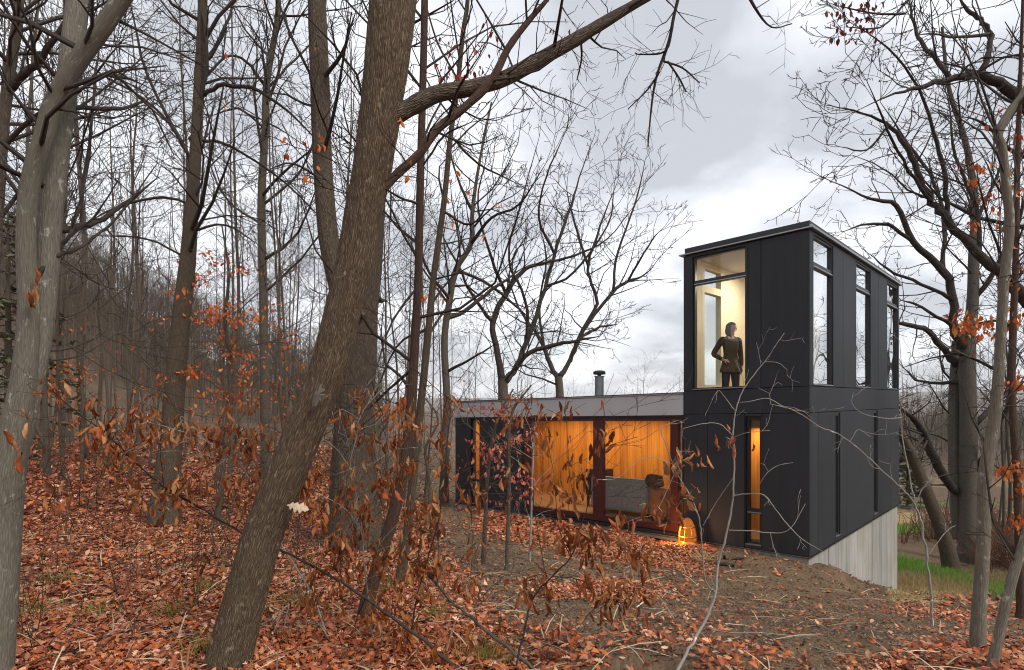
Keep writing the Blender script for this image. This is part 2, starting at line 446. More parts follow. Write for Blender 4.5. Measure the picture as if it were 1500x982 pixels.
# distance from the house: woodland in the valley and on the far ridge
ln = t.n('ShaderNodeVectorMath', operation='LENGTH'); t.l(oc, ln.inputs[0])
wf = t.noise(t.mapping(oc, (.02, .02, .02)), 1.0, 8, .75)
wood = t.ramp(wf.outputs[0], [(.3, (.055, .036, .026)), (.5, (.11, .078, .055)), (.62, (.15, .11, .072)), (.72, (.09, .075, .045))])
mr = t.n('ShaderNodeMapRange'); t.l(ln.outputs['Value'], mr.inputs[0]); mr.inputs[1].default_value = 26; mr.inputs[2].default_value = 62
c = t.mix(mr.outputs[0], c, wood)
hb = t.math('ADD', t.math('MULTIPLY', na_.outputs[0], 1.2), t.math('MULTIPLY', nb_.outputs[0], .8))
MAT['ground'] = t.done(t.bsdf(c, .9, t.bump(hb, .7, .05), .1))
V_GROUND = V
ground = link('ground', mesh_np('ground', V, F4=Fq, F3=F3, col=col), MAT['ground'])
tag(ground, kind='structure')

def simple(name, color, rough=.6, spec=.3, metal=0.0, vary=.12, scale=6, bump=.1, bscale=60):
    t = NT(name)
    oc = t.coord('Object')
    n = t.noise(oc, scale, 6, .6); n2 = t.noise(oc, bscale, 4, .6)
    lo = tuple(x * (1 - vary) for x in color); hi = tuple(min(1, x * (1 + vary)) for x in color)
    c = t.ramp(n.outputs[0], [(.3, lo), (.7, hi)])
    MAT[name] = t.done(t.bsdf(c, rough, t.bump(n2.outputs[0], bump, .01), spec, metal))
t = NT('siding'); oc = t.coord('Object')
n1 = t.noise(t.mapping(oc, (7, 7, .35)), 1.0, 6, .65); n2 = t.noise(oc, .8, 5, .6); n3 = t.noise(oc, 150, 3); n4 = t.noise(oc, 14, 5, .7)
c = t.ramp(n1.outputs[0], [(.3, (.016, .0185, .024)), (.55, (.021, .024, .030)), (.75, (.029, .032, .039))])
c = t.mix(t.ramp(n2.outputs[0], [(.42, (0, 0, 0)), (.75, (.7, .7, .7))]), c, (.029, .032, .038))
MAT['siding'] = t.done(t.bsdf(c, .55, t.bump(t.math('ADD', t.math('MULTIPLY', n3.outputs[0], .6), t.math('MULTIPLY', n4.outputs[0], .5)), .3, .012), .35))
simple('black_gap', (.008, .008, .009), .9, .1)
simple('black_metal', (.018, .018, .021), .4, .5)
simple('grey_fascia', (.46, .475, .49), .5, .4, .0, .05, 1.5, .05)
simple('alu', (.34, .35, .37), .35, .5, .7, .05)
simple('red_frame', (.062, .011, .011), .45, .5, vary=.2)
simple('cream_wall', (.76, .67, .50), .8, .2, vary=.04)
simple('cream_frame', (.74, .66, .48), .6, .3, vary=.04)
simple('ceiling', (.55, .50, .46), .8, .2, vary=.04)
simple('floor_wood', (.25, .14, .07), .5, .4)
simple('grey_fabric', (.20, .21, .22), .95, .1, vary=.35, scale=38, bump=.7, bscale=160)
simple('brown_leather', (.22, .085, .035), .5, .4, vary=.25)
simple('dark_bag', (.05, .035, .03), .8, .2, vary=.4)
simple('iron', (.02, .02, .02), .5, .4)
simple('flue', (.22, .25, .28), .4, .5, .5, .1)
simple('copper', (.45, .16, .035), .4, .5, .5, .2)
simple('straw', (.36, .27, .15), .85, .15, vary=.35, scale=20)
simple('skin', (.56, .30, .21), .55, .35, vary=.05)
simple('hair', (.03, .015, .011), .85, .08, vary=.3, scale=40)
simple('tunic', (.065, .047, .028), .9, .15, vary=.25, scale=30)
simple('jeans', (.022, .026, .036), .9, .15, vary=.2, scale=40)
simple('shoe', (.02, .016, .014), .5, .4)
simple('eye_white', (.7, .68, .66), .3, .5)
simple('lip', (.38, .10, .09), .5, .3)

t = NT('concrete'); oc = t.coord('Object')
n1 = t.noise(t.mapping(oc, (5, 5, .5)), 1.0, 6, .65); n2 = t.noise(oc, 1.1, 5, .6); n3 = t.noise(oc, 50, 3)
c = t.ramp(n1.outputs[0], [(.3, (.25, .245, .225)), (.55, (.36, .355, .335)), (.75, (.45, .445, .425))])
c = t.mix(t.ramp(n2.outputs[0], [(.45, (0, 0, 0)), (.7, (.5, .5, .5))]), c, (.25, .21, .16))
MAT['concrete'] = t.done(t.bsdf(c, .85, t.bump(n3.outputs[0], .35, .01), .2))

t = NT('plywood'); oc = t.coord('Object')
n1 = t.noise(t.mapping(oc, (9, 9, .35)), 1.0, 7, .7, .4); n2 = t.noise(t.mapping(oc, (40, 40, 1.2)), 1.0, 3, .6); n3 = t.noise(t.mapping(oc, (1.5, 1.5, .3)), 1, 3)
hh = t.math('ADD', t.math('MULTIPLY', n1.outputs[0], .65), t.math('MULTIPLY', n2.outputs[0], .35))
c = t.ramp(hh, [(.36, (.20, .065, .010)), (.46, (.44, .17, .026)), (.55, (.58, .26, .045)), (.66, (.72, .39, .10))])
c = t.mix(t.math('MULTIPLY', n3.outputs[0], .45), c, (.42, .15, .025))
MAT['plywood'] = t.done(t.bsdf(c, .5, None, .35))

def glass(name, pw_, k, lo):
  t = NT(name)
  fr = t.n('ShaderNodeLayerWeight'); fr.inputs['Blend'].default_value = .5
  tr = t.n('ShaderNodeBsdfTransparent'); tr.inputs[0].default_value = (.97, .985, .98, 1)
  gl = t.n('ShaderNodeBsdfGlossy'); gl.inputs['Roughness'].default_value = 0.0; gl.inputs[0].default_value = (.95, .97, 1, 1)
  nz = t.noise(t.coord('Object'), .9, 1, .3)
  bp = t.n('ShaderNodeBump'); bp.inputs['Strength'].default_value = .05; bp.inputs['Distance'].default_value = .3; t.l(nz.outputs[0], bp.inputs['Height'])
  t.l(bp.outputs[0], gl.inputs['Normal'])
  mx = t.n('ShaderNodeMixShader'); t.l(t.math('MINIMUM', t.math('ADD', t.math('MULTIPLY', t.math('POWER', fr.outputs['Facing'], pw_), k), lo), .93), mx.inputs[0]); t.l(tr.outputs[0], mx.inputs[1]); t.l(gl.outputs[0], mx.inputs[2])
  MAT[name] = t.done(mx)
glass('glass', 5, .6, .034)
glass('coated_glass', 2, .62, .34)

def emit(name, color, s):
    t = NT(name); e_ = t.n('ShaderNodeEmission'); e_.inputs[0].default_value = (*color, 1); e_.inputs[1].default_value = s
    MAT[name] = t.done(e_)
emit('lamp_warm', (1, .85, .62), 6)
emit('glow_amber', (.85, .24, .03), .3)  # uplight glow on the wall, given as an emissive colour

# ------------------------------------------------------------------ the house
AX, AY = 4.983, 9.6
UX, UY = -.714, .700          # along the long facade, away from the near corner
VX, VY = .700, .714           # along the tower side
def W(u, v, z): return (AX + u * UX + v * VX, AY + u * UY + v * VY, z - .018 * u + .0115 * v)
class Boxes:
    def __init__(s): s.bm = bmesh.new()
    def box(s, u0, u1, v0, v1, z0, z1, bev=0):
        vs = [s.bm.verts.new(W(u, v, z)) for u in (u0, u1) for v in (v0, v1) for z in (z0, z1)]
        fs = [s.bm.faces.new([vs[i] for i in f]) for f in ((0, 1, 3, 2), (4, 6, 7, 5), (0, 4, 5, 1), (2, 3, 7, 6), (0, 2, 6, 4), (1, 5, 7, 3))]
        if bev: bmesh.ops.bevel(s.bm, geom=list({e for f in fs for e in f.edges}), offset=bev, segments=2, affect='EDGES')
    def wall(s, axis, a0, a1, z0, z1, d0, d1, holes=()):
        ca = sorted({a0, a1, *[x for h in holes for x in h[:2] if a0 < x < a1]})
        cz = sorted({z0, z1, *[x for h in holes for x in h[2:] if z0 < x < z1]})
        for i in range(len(ca) - 1):
            run = None
            for j in range(len(cz) - 1):
                am, zm = (ca[i] + ca[i + 1]) / 2, (cz[j] + cz[j + 1]) / 2
                if any(h[0] < am < h[1] and h[2] < zm < h[3] for h in holes):
                    if run is not None: s.put(axis, ca[i], ca[i + 1], d0, d1, run, cz[j]); run = None
                elif run is None: run = cz[j]
            if run is not None: s.put(axis, ca[i], ca[i + 1], d0, d1, run, cz[-1])
    def put(s, axis, a0, a1, d0, d1, z0, z1, bev=0):
        if axis == 'u': s.box(a0, a1, d0, d1, z0, z1, bev)
        else: s.box(d0, d1, a0, a1, z0, z1, bev)
    def ring(s, axis, a0, a1, z0, z1, w, d0, d1):
        s.put(axis, a0, a0 + w, d0, d1, z0, z1); s.put(axis, a1 - w, a1, d0, d1, z0, z1)
        s.put(axis, a0 + w, a1 - w, d0, d1, z0, z0 + w); s.put(axis, a0 + w, a1 - w, d0, d1, z1 - w, z1)
    def build(s, name, mat, parent=None):
        bmesh.ops.recalc_face_normals(s.bm, faces=s.bm.faces)
        me = bpy.data.meshes.new(name); s.bm.to_mesh(me); s.bm.free()
        return link(name, me, MAT[mat], parent)

TU, TV, UE, AV = 2.29, 6.87, 9.2, 5.0      # tower width, tower length, facade length, low wing depth
house = thing('house', 'black panelled house with a low wing and a two storey tower above the slope', 'house')
# openings
UPF = [(1.06, 2.10, .385, 2.95)]
SLF = [(.79, 1.08, -2.44, -.13)]
DOOR = [(2.31, 6.61, -2.41, -.13)]
SLA = [(8.20, 8.55, -2.44, -.13)]
RW = [(.20, 1.30, .385, 2.95), (2.88, 4.02, .385, 2.95), (5.58, 6.72, .385, 2.95)]
RS = [(1.47, 1.74, -2.42, -.11), (4.33, 4.64, -2.42, -.11)]
g = .006
def sided(axis, bands, holes, d0, d1, B):
    for z0, z1, js in bands:
        for a, b in zip(js[:-1], js[1:]):
            B.wall(axis, a + g, b - g, z0 + g, z1 - g, d0, d1, holes)
b = Boxes()
sided('u', [(.371, 3.0, [0.0, .80, 1.03, TU]), (-.08, .371, [0, TU]), (-2.5, -.08, [0, .785, 1.09, 1.79, TU])], UPF + SLF, 0, .022, b)
sided('u', [(-2.5, -.10, [TU, 2.30]), (-2.5, -.10, [6.62, 8.19, 8.56, UE])], DOOR + SLA, 0, .022, b)
b.build('siding', 'siding', house)
b = Boxes()
sided('v', [(.371, 3.0, [0.024, .17, 1.33, 1.95, 2.85, 4.05, 4.75, 5.55, TV]), (-.08, .371, [.024, TV]), (-2.5, -.08, [.024, .45, 1.45, 1.76, 2.2, 4.3, 4.66, 5.9, TV])], RW + RS, 0, .022, b)
b.build('siding', 'siding', house)
b = Boxes()
b.wall('u', .024, TU, -2.5, 3.0, .024, .16, UPF + SLF)
b.wall('u', TU, UE, -2.5, -.10, .024, .16, DOOR + SLA)
b.wall('v', .162, TV - .02, -2.5, 3.0, .024, .16, RW + RS)
b.build('wall_backing', 'black_gap', house)
# inner and far walls
b = Boxes()
WB = [(.45, 1.42, .385, 2.95)]
b.wall('v', .162, TV - .02, .3, 3.0, TU - .14, TU - .002, WB)
b.wall('u', .162, TU - .142, -2.5, 3.0, TV - .16, TV - .02)
b.build('wall', 'siding', house)
b = Boxes()
b.wall('v', .165, TV - .17, .36, 2.96, TU - .16, TU - .142, WB)
b.wall('u', .165, TU - .165, -.05, 2.96, 3.3, 3.4)
b.wall('v', .165, 3.3, -.05, 2.96, .162, .176, RW)
b.wall('v', .165, 3.3, -.05, .36, TU - .16, TU - .142)
b.build('lining', 'cream_wall', house)
b = Boxes(); b.box(.165, TU - .162, .165, TV - .17, 2.96, 2.975); b.build('ceiling', 'ceiling', house)
b = Boxes(); b.box(.165, TU - .002, .165, TV - .17, -.32, -.05); b.box(.165, UE - .17, .165, AV - .17, -2.49, -2.36); b.build('floor', 'floor_wood', house)
b = Boxes()
b.wall('v', .16, AV, -2.5, -.10, UE - .16, UE)
b.wall('u', TU, UE - .162, -2.5, -.10, AV - .16, AV, [(4.35, 5.5, -2.3, -.25)])
b.build('wall', 'siding', house)
b = Boxes()
b.wall('u', 4.02, UE - .17, -2.36, -.13, 2.6, 2.68)
b.wall('v', 1.0, AV - .17, -2.36, -.33, TU, TU + .06)
b.wall('u', .17, TU - .01, -2.36, -.33, 1.0, 1.06)
b.wall('v', .17, 2.6, -2.36, -.13, 9.0, 9.03)
b.build('lining', 'plywood', house)
b = Boxes(); b.box(TU + .01, UE - .17, .165, AV - .17, -.125, -.11); b.build('ceiling', 'ceiling', house)
# roofs
b = Boxes(); b.box(.0, TU - .03, .0, TV, 3.035, 3.145); rf = b.build('roof', 'black_metal', house)
b = Boxes(); b.box(-.06, TU + .07, -.06, TV + .06, 3.012, 3.032); b.build('drip_edge', 'alu', rf)
b = Boxes(); b.box(-.035, -.005, -.02, TV + .03, 3.036, 3.075); b.build('roof_trim', 'alu', rf)
b = Boxes(); b.box(TU + .002, UE + .03, -.035, AV + .05, -.095, .305); rf = b.build('roof', 'grey_fascia', house)
b = Boxes(); b.box(TU + .002, UE + .05, -.055, AV + .07, .309, .335); b.build('drip_edge', 'alu', rf)
b = Boxes(); b.box(TU + .004, UE + .052, -.058, AV + .073, .339, .352); b.build('roof_trim', 'black_metal', rf)
# foundations
b = Boxes(); b.box(.05, UE - .05, .04, .26, -4.0, -2.505); b.build('foundation', 'concrete', house)
b = Boxes()
rg = random.Random(5); v = .27
b.box(.045, .25, .264, TV - .04, -6.5, -2.515)
v = .05
while v < TV - .08:
    w = min(rg.choice((.3, .42, .5, .55, .6)), TV - .06 - v); o = rg.choice((0, .003, .006))
    b.box(.028 + o, .044, v + .004, v + w - .004, -6.5, -2.51); v += w
b.build('foundation', 'concrete', house)
b = Boxes(); b.box(.03, 2.0, TV - .3, TV - .05, -6.5, -2.51); b.build('foundation', 'concrete', house)
b = Boxes(); b.box(-.012, TU, -.012, .03, -2.522, -2.502); b.box(-.012, .03, .031, TV, -2.522, -2.502); b.build('base_flashing', 'black_metal', house)
b = Boxes(); b.box(-.016, TU - .001, -.016, -.013, -2.512, -2.504); b.build('flashing_lip', 'alu', house)

def window(axis, hole, transoms, d, fmat='black_metal', fw=.035, lip=True, gm='glass'):
    a0, a1, z0, z1 = hole
    b = Boxes(); b.ring(axis, a0 + .003, a1 - .003, z0 + .003, z1 - .003, fw, d - .035, d + .05)
    cuts = [z0 + fw]
    for tz0, tz1 in transoms:
        b.put(axis, a0 + fw + .003, a1 - fw - .003, d - .034, d + .049, tz0, tz1); cuts += [tz0, tz1]
    cuts.append(z1 - fw)
    o = b.build('window', fmat, house)
    for i in range(0, len(cuts), 2):
        p = Boxes(); p.put(axis, a0 + fw - .005, a1 - fw + .005, d, d + .006, cuts[i] - .004, cuts[i + 1] + .004); p.build('pane', gm, o)
    for tz0, tz1 in transoms:
        p = Boxes(); p.put(axis, a0 + .02, a1 - .02, d - .05, d - .036, tz0 + .012, tz0 + .03); p.build('glazing_bead', 'alu', o)
    p = Boxes(); p.put(axis, a0 + .006, a1 - .006, -.012, d - .04, z0 + .004, z0 + .018); p.build('sill', 'alu' if lip else fmat, o)
    return o
window('u', UPF[0], [(2.40, 2.49)], .07)
for h in RW: window('v', h, [(2.40, 2.50)], .052, fw=.03, gm='coated_glass')
for h in SLF: window('u', h, [(-1.88, -1.78)], .09, fw=.05)
for h in SLA: window('u', h, [(-1.88, -1.78)], .09, fw=.05)
for h in RS: window('v', h, [], .052, fw=.05, gm='coated_glass')
# far window of the tower room, cream inside
b = Boxes(); b.ring('v', .453, 1.417, .388, 2.947, .11, TU - .165, TU - .05)
b.put('v', .563, 1.307, TU - .164, TU - .05, 2.36, 2.50)
o = b.build('window', 'cream_frame', house)
for z0, z1 in ((.49, 2.365), (2.495, 2.845)):
    p = Boxes(); p.box(TU - .1, TU - .094, .555, 1.315, z0, z1); p.build('pane', 'glass', o)
# big sliding door
a0, a1, z0, z1 = DOOR[0]
b = Boxes()
for u0, u1 in ((6.363, 6.607), (4.226, 4.482), (2.421, 2.577)): b.box(u0, u1, .03, .14, z0 + .13, z1 - .08)
b.box(a0 + .003, a1 - .003, .028, .145, z0 + .004, z0 + .129)
b.box(a0 + .003, a1 - .003, .028, .145, z1 - .079, z1 - .002)
b.box(a0 + .003, a0 + .022, .03, .14, z0 + .13, z1 - .08)
door = b.build('sliding_door', 'red_frame', house)
for u0, u1 in ((4.482, 6.363), (2.577, 4.226), (2.332, 2.421)):
    p = Boxes(); p.box(u0 - .004, u1 + .004, .085, .091, z0 + .125, z1 - .075); p.build('pane', 'glass', door)
b = Boxes(); b.box(2.30, 6.62, -.05, .027, -2.47, -2.43); b.build('track', 'black_metal', door)
b = Boxes(); b.box(2.30, 7.2, -.09, .035, -2.56, -2.515); b.build('track', 'alu', door)
b = Boxes(); b.box(2.30, 7.2, -.06, .035, -2.70, -2.563); b.build('threshold', 'black_gap', house)
b = Boxes(); b.box(2.30, 6.62, -.02, .02, -.128, -.10); b.build('head_trim', 'black_metal', house)
# back opening of the low wing
b = Boxes(); b.ring('u', 4.353, 5.497, -2.297, -.253, .06, AV - .12, AV - .04)
o = b.build('window', 'black_metal', house); p = Boxes(); p.box(4.40, 5.45, AV - .09, AV - .084, -2.25, -.3); p.build('pane', 'glass', o)

# chimney pipe
def lathe(prof, seg, center, name, mat, parent=None, smooth=True, mats=None):
    """prof list of (r,z); closed at both ends"""
    a = np.arange(seg) / seg * 2 * math.pi
    P = np.array(prof, float)
    V = np.stack([np.outer(P[:, 0], np.cos(a)), np.outer(P[:, 0], np.sin(a)), np.repeat(P[:, 1:2], seg, 1)], -1)
    n = len(P); idx = np.arange(n * seg).reshape(n, seg); nx = np.roll(idx, -1, 1)
    F_ = np.stack([idx[:-1], nx[:-1], nx[1:], idx[1:]], -1).reshape(-1, 4)
    me = mesh_np(name, V.reshape(-1, 3) + np.array(center), F4=F_, smooth=smooth)
    return link(name, me, MAT[mat], parent)
cu, cv = 5.37, 1.5
cw = W(cu, cv, 0)
ch = lathe([(0, .30), (.112, .30), (.112, .86), (.13, .865), (.13, .885), (0, .885)], 20, cw, 'chimney', 'flue', house, False)
lathe([(.05, .886), (.05, .925), (.15, .925), (.155, .94), (.155, .99), (.11, 1.02), (0, 1.03)], 20, cw, 'chimney_cap', 'iron', ch, False)
# ceiling light of the tower room
dl = lathe([(0, 2.935), (.06, 2.935), (.062, 2.945), (.085, 2.945), (.085, 2.959)], 20, (W(1.3, 1.75, 0)[0], W(1.3, 1.75, 0)[1], 0), 'downlight', 'lamp_warm', house)

def area(name, loc, size, power, color=(1, .72, .42), rot=(0, 0, 0), sy=None):
    l = bpy.data.lights.new(name, 'AREA'); l.energy = power; l.color = color; l.size = size
    if sy: l.shape = 'RECTANGLE'; l.size_y = sy
    o = bpy.data.objects.new(name, l); COL.objects.link(o); o.location = loc; o.rotation_euler = rot
    return o
az_h = math.atan2(UY, UX)
area('room_lamp', W(1.25, 1.6, 2.86), .5, 26, (1, .87, .67))
area('wing_lamp', W(5.6, 1.75, -.17), 4.4, 50, (1, .68, .36), (0, 0, az_h), .5)
area('hall_lamp', W(1.2, .55, -.36), .5, 11, (1, .66, .36))
area('wing_end_lamp', W(8.3, .8, -.17), .4, 8, (1, .7, .4))

# ------------------------------------------------------------------ furniture seen through the glass
class Free(Boxes):
    pass
sofa = thing('sofa', 'grey woven sofa seen from behind through the sliding glass', 'sofa', W(4.2, 1.0, -2.36))
def sub(B, name, mat, root):
    o = B.build(name, mat); o.parent = root; o.matrix_parent_inverse = Matrix.Translation(root.location).inverted(); return o
b = Boxes(); b.box(3.42, 5.0, .62, .84, -2.26, -1.52, .04); sub(b, 'backrest', 'grey_fabric', sofa)
b = Boxes(); b.box(3.44, 4.98, .845, 1.5, -2.2, -1.95, .04); sub(b, 'seat', 'grey_fabric', sofa)
for u in (3.5, 4.9):
    for v in (.68, 1.42):
        b = Boxes(); b.box(u - .03, u + .03, v - .03, v + .03, -2.36, -2.2 if v > 1 else -2.262); sub(b, 'leg', 'iron', sofa)
chair = thing('armchair', 'brown leather armchair behind the end of the glass door', 'armchair', W(2.95, .55, -2.36))
b = Boxes(); b.box(2.72, 3.3, .42, .56, -2.25, -1.64, .04); sub(b, 'backrest', 'brown_leather', chair)
b = Boxes(); b.box(2.74, 3.28, .565, 1.0, -2.25, -1.98, .03); sub(b, 'seat', 'brown_leather', chair)
for u in (2.78, 3.24):
    for v in (.47, .95):
        b = Boxes(); b.box(u - .025, u + .025, v - .025, v + .025, -2.36, -2.252); sub(b, 'leg', 'iron', chair)
# crumpled bag on the chair back
me = bpy.data.meshes.new('bag'); bm = bmesh.new(); bmesh.ops.create_icosphere(bm, subdivisions=3, radius=1)
rg = random.Random(3)
for v_ in bm.verts:
    k = 1 + .16 * math.sin(5 * v_.co.x + 2) * math.sin(6 * v_.co.z) + rg.uniform(-.06, .06)
    v_.co = Vector((v_.co.x * .22 * k, v_.co.y * .1 * k, max(v_.co.z, -.75) * .17 * k))
bm.to_mesh(me); bm.free()
bag = link('bag', me, MAT['dark_bag']); bag.location = Vector(W(3.22, .5, -1.52)); bag.rotation_euler = (0, 0, az_h)
tag(bag, 'crumpled dark bag lying on top of the brown armchair', 'bag')
stove = thing('wood_stove', 'black iron wood stove in front of the plywood wall', 'stove', W(cu, cv, -2.36))
b = Boxes(); b.box(cu - .28, cu + .28, cv - .22, cv + .22, -2.1, -1.45, .02); sub(b, 'body', 'iron', stove)
b = Boxes(); b.box(cu - .2, cu + .2, cv - .236, cv - .222, -1.95, -1.6); sub(b, 'door', 'black_metal', stove)
for du in (-.22, .22):
    for dv in (-.17, .17):
        b = Boxes(); b.box(cu + du - .025, cu + du + .025, cv + dv - .025, cv + dv + .025, -2.36, -2.102); sub(b, 'leg', 'iron', stove)
# arc of uplight on the tower foot, put into an emissive amber dome
lw = W(2.12, -.16, 0); lz = g1(lw[0], lw[1]) - .02
glow_o = thing('glow_dome', 'amber dome standing for an arc of uplight at the foot of the black tower wall', 'glow_dome', (lw[0], lw[1], lz))
lathe([(0, 0), (.19, 0), (.19, .05), (.175, .06), (.18, .11), (.165, .12), (0, .12)], 28, (0, 0, 0), 'base', 'copper', glow_o)
lathe([(.165, .123), (.165, .2), (.15, .30), (.125, .40), (.085, .48), (.04, .525), (0, .535)], 28, (0, 0, 0), 'glow_shell', 'glow_amber', glow_o)  # emissive shell in the shape of the lit arc
for k in range(8):  # copper ribs and bands added to dress the dome
    a = k * math.pi / 4 + .2; M_ = Strands()
    M_.add([(math.cos(a) * r_, math.sin(a) * r_, z_) for r_, z_ in ((.172, .12), (.172, .2), (.157, .30), (.132, .40), (.092, .48), (.045, .53), (.005, .545))], [.008] * 7, 6)
    link('rib', M_.mesh('rib'), MAT['copper'], glow_o)
for r_, z_ in ((.17, .20), (.138, .385)):
    lathe([(r_ - .006, z_ - .012), (r_ + .008, z_ - .012), (r_ + .007, z_ + .012), (r_ - .008, z_ + .012)], 28, (0, 0, 0), 'band', 'copper', glow_o)
pl = bpy.data.lights.new('glow_light', 'POINT'); pl.energy = 13; pl.color = (1, .5, .12); pl.shadow_soft_size = .05  # warm spill on leaves and wall beside the dome
po = bpy.data.objects.new('glow_light', pl); COL.objects.link(po); po.location = (lw[0] - .22, lw[1] - .12, lz + .28)

# ------------------------------------------------------------------ the woman in the tower window
def skin_mesh(name, verts, edges, radii, levels=2, root=0):
    me = bpy.data.meshes.new(name + '_base'); me.from_pydata(verts, edges, []); me.update()
    o = bpy.data.objects.new(name + '_base', me); COL.objects.link(o)
    md = o.modifiers.new('skin', 'SKIN'); md.use_smooth_shade = True; md.branch_smoothing = .6
    if not me.skin_vertices: me.skin_vertices.new()
    sv = me.skin_vertices[0].data
    for i, r_ in enumerate(radii):
        sv[i].radius = r_ if isinstance(r_, tuple) else (r_, r_); sv[i].use_root = (i == root)
    s_ = o.modifiers.new('sub', 'SUBSURF'); s_.levels = levels; s_.render_levels = levels
    dg = bpy.context.evaluated_depsgraph_get(); dg.update()
    m2 = bpy.data.meshes.new_from_object(o.evaluated_get(dg)); m2.name = name
    bpy.data.objects.remove(o, do_unlink=True)
    for p_ in m2.polygons: p_.use_smooth = True
    return m2
pw = W(1.525, .40, -.05)
person = thing('person', 'woman in dark tunic standing in the lit tower window, hand on hip', 'person', pw, None, R(6))
# x to the right in the picture, -y towards the viewer
J, E, RD = [], [], []
def jv(p, r_, to=None):
    J.append(p); RD.append(r_)
    if to is not None: E.append((to, len(J) - 1))
    return len(J) - 1
pel = jv((0, 0, .92), (.145, .10))
abd = jv((0, .0, 1.08), (.118, .088), pel); cst = jv((0, -.005, 1.25), (.135, .10), abd); sht = jv((0, .01, 1.38), (.10, .075), cst)
nk = jv((.005, .005, 1.455), .05, sht); nk2 = jv((.012, -.008, 1.50), .048, nk)
hd = jv((.018, -.012, 1.585), (.074, .088), nk2); hd2 = jv((.018, -.006, 1.66), (.066, .078), hd); jv((.016, .0, 1.695), (.04, .048), hd2)
def hand(base, w_, d, palm_n, curl):
    """palm and five fingers from the wrist vertex w_ along d"""
    d = Vector(d).normalized(); n_ = Vector(palm_n).normalized(); s_ = d.cross(n_).normalized()
    base = Vector(base)
    pm = jv(tuple(base + d * .045), (.034, .018), w_)
    for k, (off, ln_) in enumerate(((-.03, .068), (-.01, .078), (.01, .074), (.03, .058))):
        a = jv(tuple(base + d * .085 + s_ * off), .0085, pm)
        bq = jv(tuple(base + d * (.085 + ln_ * .5) + s_ * off * 1.1 + n_ * curl * .012), .008, a)
        jv(tuple(base + d * (.085 + ln_ * .85) + s_ * off * 1.15 + n_ * curl * .04), .0065, bq)
    th = jv(tuple(base + d * .04 - s_ * .036 + n_ * .008), .010, pm)
    jv(tuple(base + d * .078 - s_ * .058 + n_ * .02), .008, th)
# arm with the hand on the hip
s1_ = jv((-.16, .012, 1.375), .045, sht); e1 = jv((-.305, .06, 1.11), .038, s1_); w1 = jv((-.185, -.075, .985), .026, e1)
hand((-.185, -.075, .985), w1, (.85, -.25, -.18), (0, .8, -.5), 1.0)
s2_ = jv((.16, .012, 1.37), .045, sht); e2 = jv((.215, .02, 1.08), .037, s2_); w2 = jv((.205, -.03, .86), .026, e2)
hand((.205, -.03, .86), w2, (-.05, -.12, -1), (-1, -.1, 0), 1.0)
for sx in (-1, 1):
    hp = jv((sx * .085, 0, .86), .085, pel); kn = jv((sx * .098, -.02 if sx > 0 else .01, .47), .055, hp); an = jv((sx * .10, .03, .09), .036, kn)
    jv((sx * .108, -.10, .045), (.036, .028), an)
body = link('body', skin_mesh('body', J, E, RD, 2), MAT['skin'], person)
# face details: eyes, nose, mouth and ears as small shapes of the body mesh's own group of pieces
def blob(name, mat, loc, rad3, parent, seg=3):
    me = bpy.data.meshes.new(name); bm = bmesh.new(); bmesh.ops.create_icosphere(bm, subdivisions=seg, radius=1)
    for v_ in bm.verts: v_.co = Vector((v_.co.x * rad3[0], v_.co.y * rad3[1], v_.co.z * rad3[2])) + Vector(loc)
    for f in bm.faces: f.smooth = True
    bm.to_mesh(me); bm.free()
    return link(name, me, MAT[mat], parent)
# the head looks towards the right of the picture
fa = R(42)
fx, fy = math.sin(fa), -math.cos(fa); rx_, ry_ = math.cos(fa), math.sin(fa)
def fp(f_, s_, z): return (.018 + fx * f_ + rx_ * s_, -.01 + fy * f_ + ry_ * s_, z)
for s_ in (-.031, .031):
    blob('eye', 'eye_white', fp(.074, s_, 1.60), (.012, .010, .007), person)
    blob('pupil', 'hair', fp(.082, s_, 1.60), (.005, .005, .0055), person)
    blob('eyebrow', 'hair', fp(.079, s_, 1.622), (.017, .012, .003), person)
blob('nose', 'skin', fp(.088, 0, 1.572), (.012, .014, .022), person)
blob('mouth', 'lip', fp(.078, 0, 1.535), (.020, .016, .007), person)
# bob of wavy hair: a cap open towards the face
me = bpy.data.meshes.new('hair'); bm = bmesh.new(); bmesh.ops.create_icosphere(bm, subdivisions=4, radius=1)
for v_ in list(bm.verts):
    c = v_.co; f_ = c.x * fx + c.y * fy
    if f_ > .28 and c.z < .50 : bm.verts.remove(v_)
for v_ in bm.verts:
    c = v_.co.copy()
    w_ = 1 + .05 * math.sin(9 * math.atan2(c.y, c.x) + 4 * c.z)
    if c.z < 0: z = 1.60 + c.z * .20; k = .104 + .012 * math.sin(3.1 * -c.z)
    else: z = 1.60 + c.z * .118; k = .101
    v_.co = Vector((.014 + c.x * k * w_, .0 + c.y * k * w_ * 1.08, z))
for f in bm.faces: f.smooth = True
bm.to_mesh(me); bm.free(); link('hair', me, MAT['hair'], person)
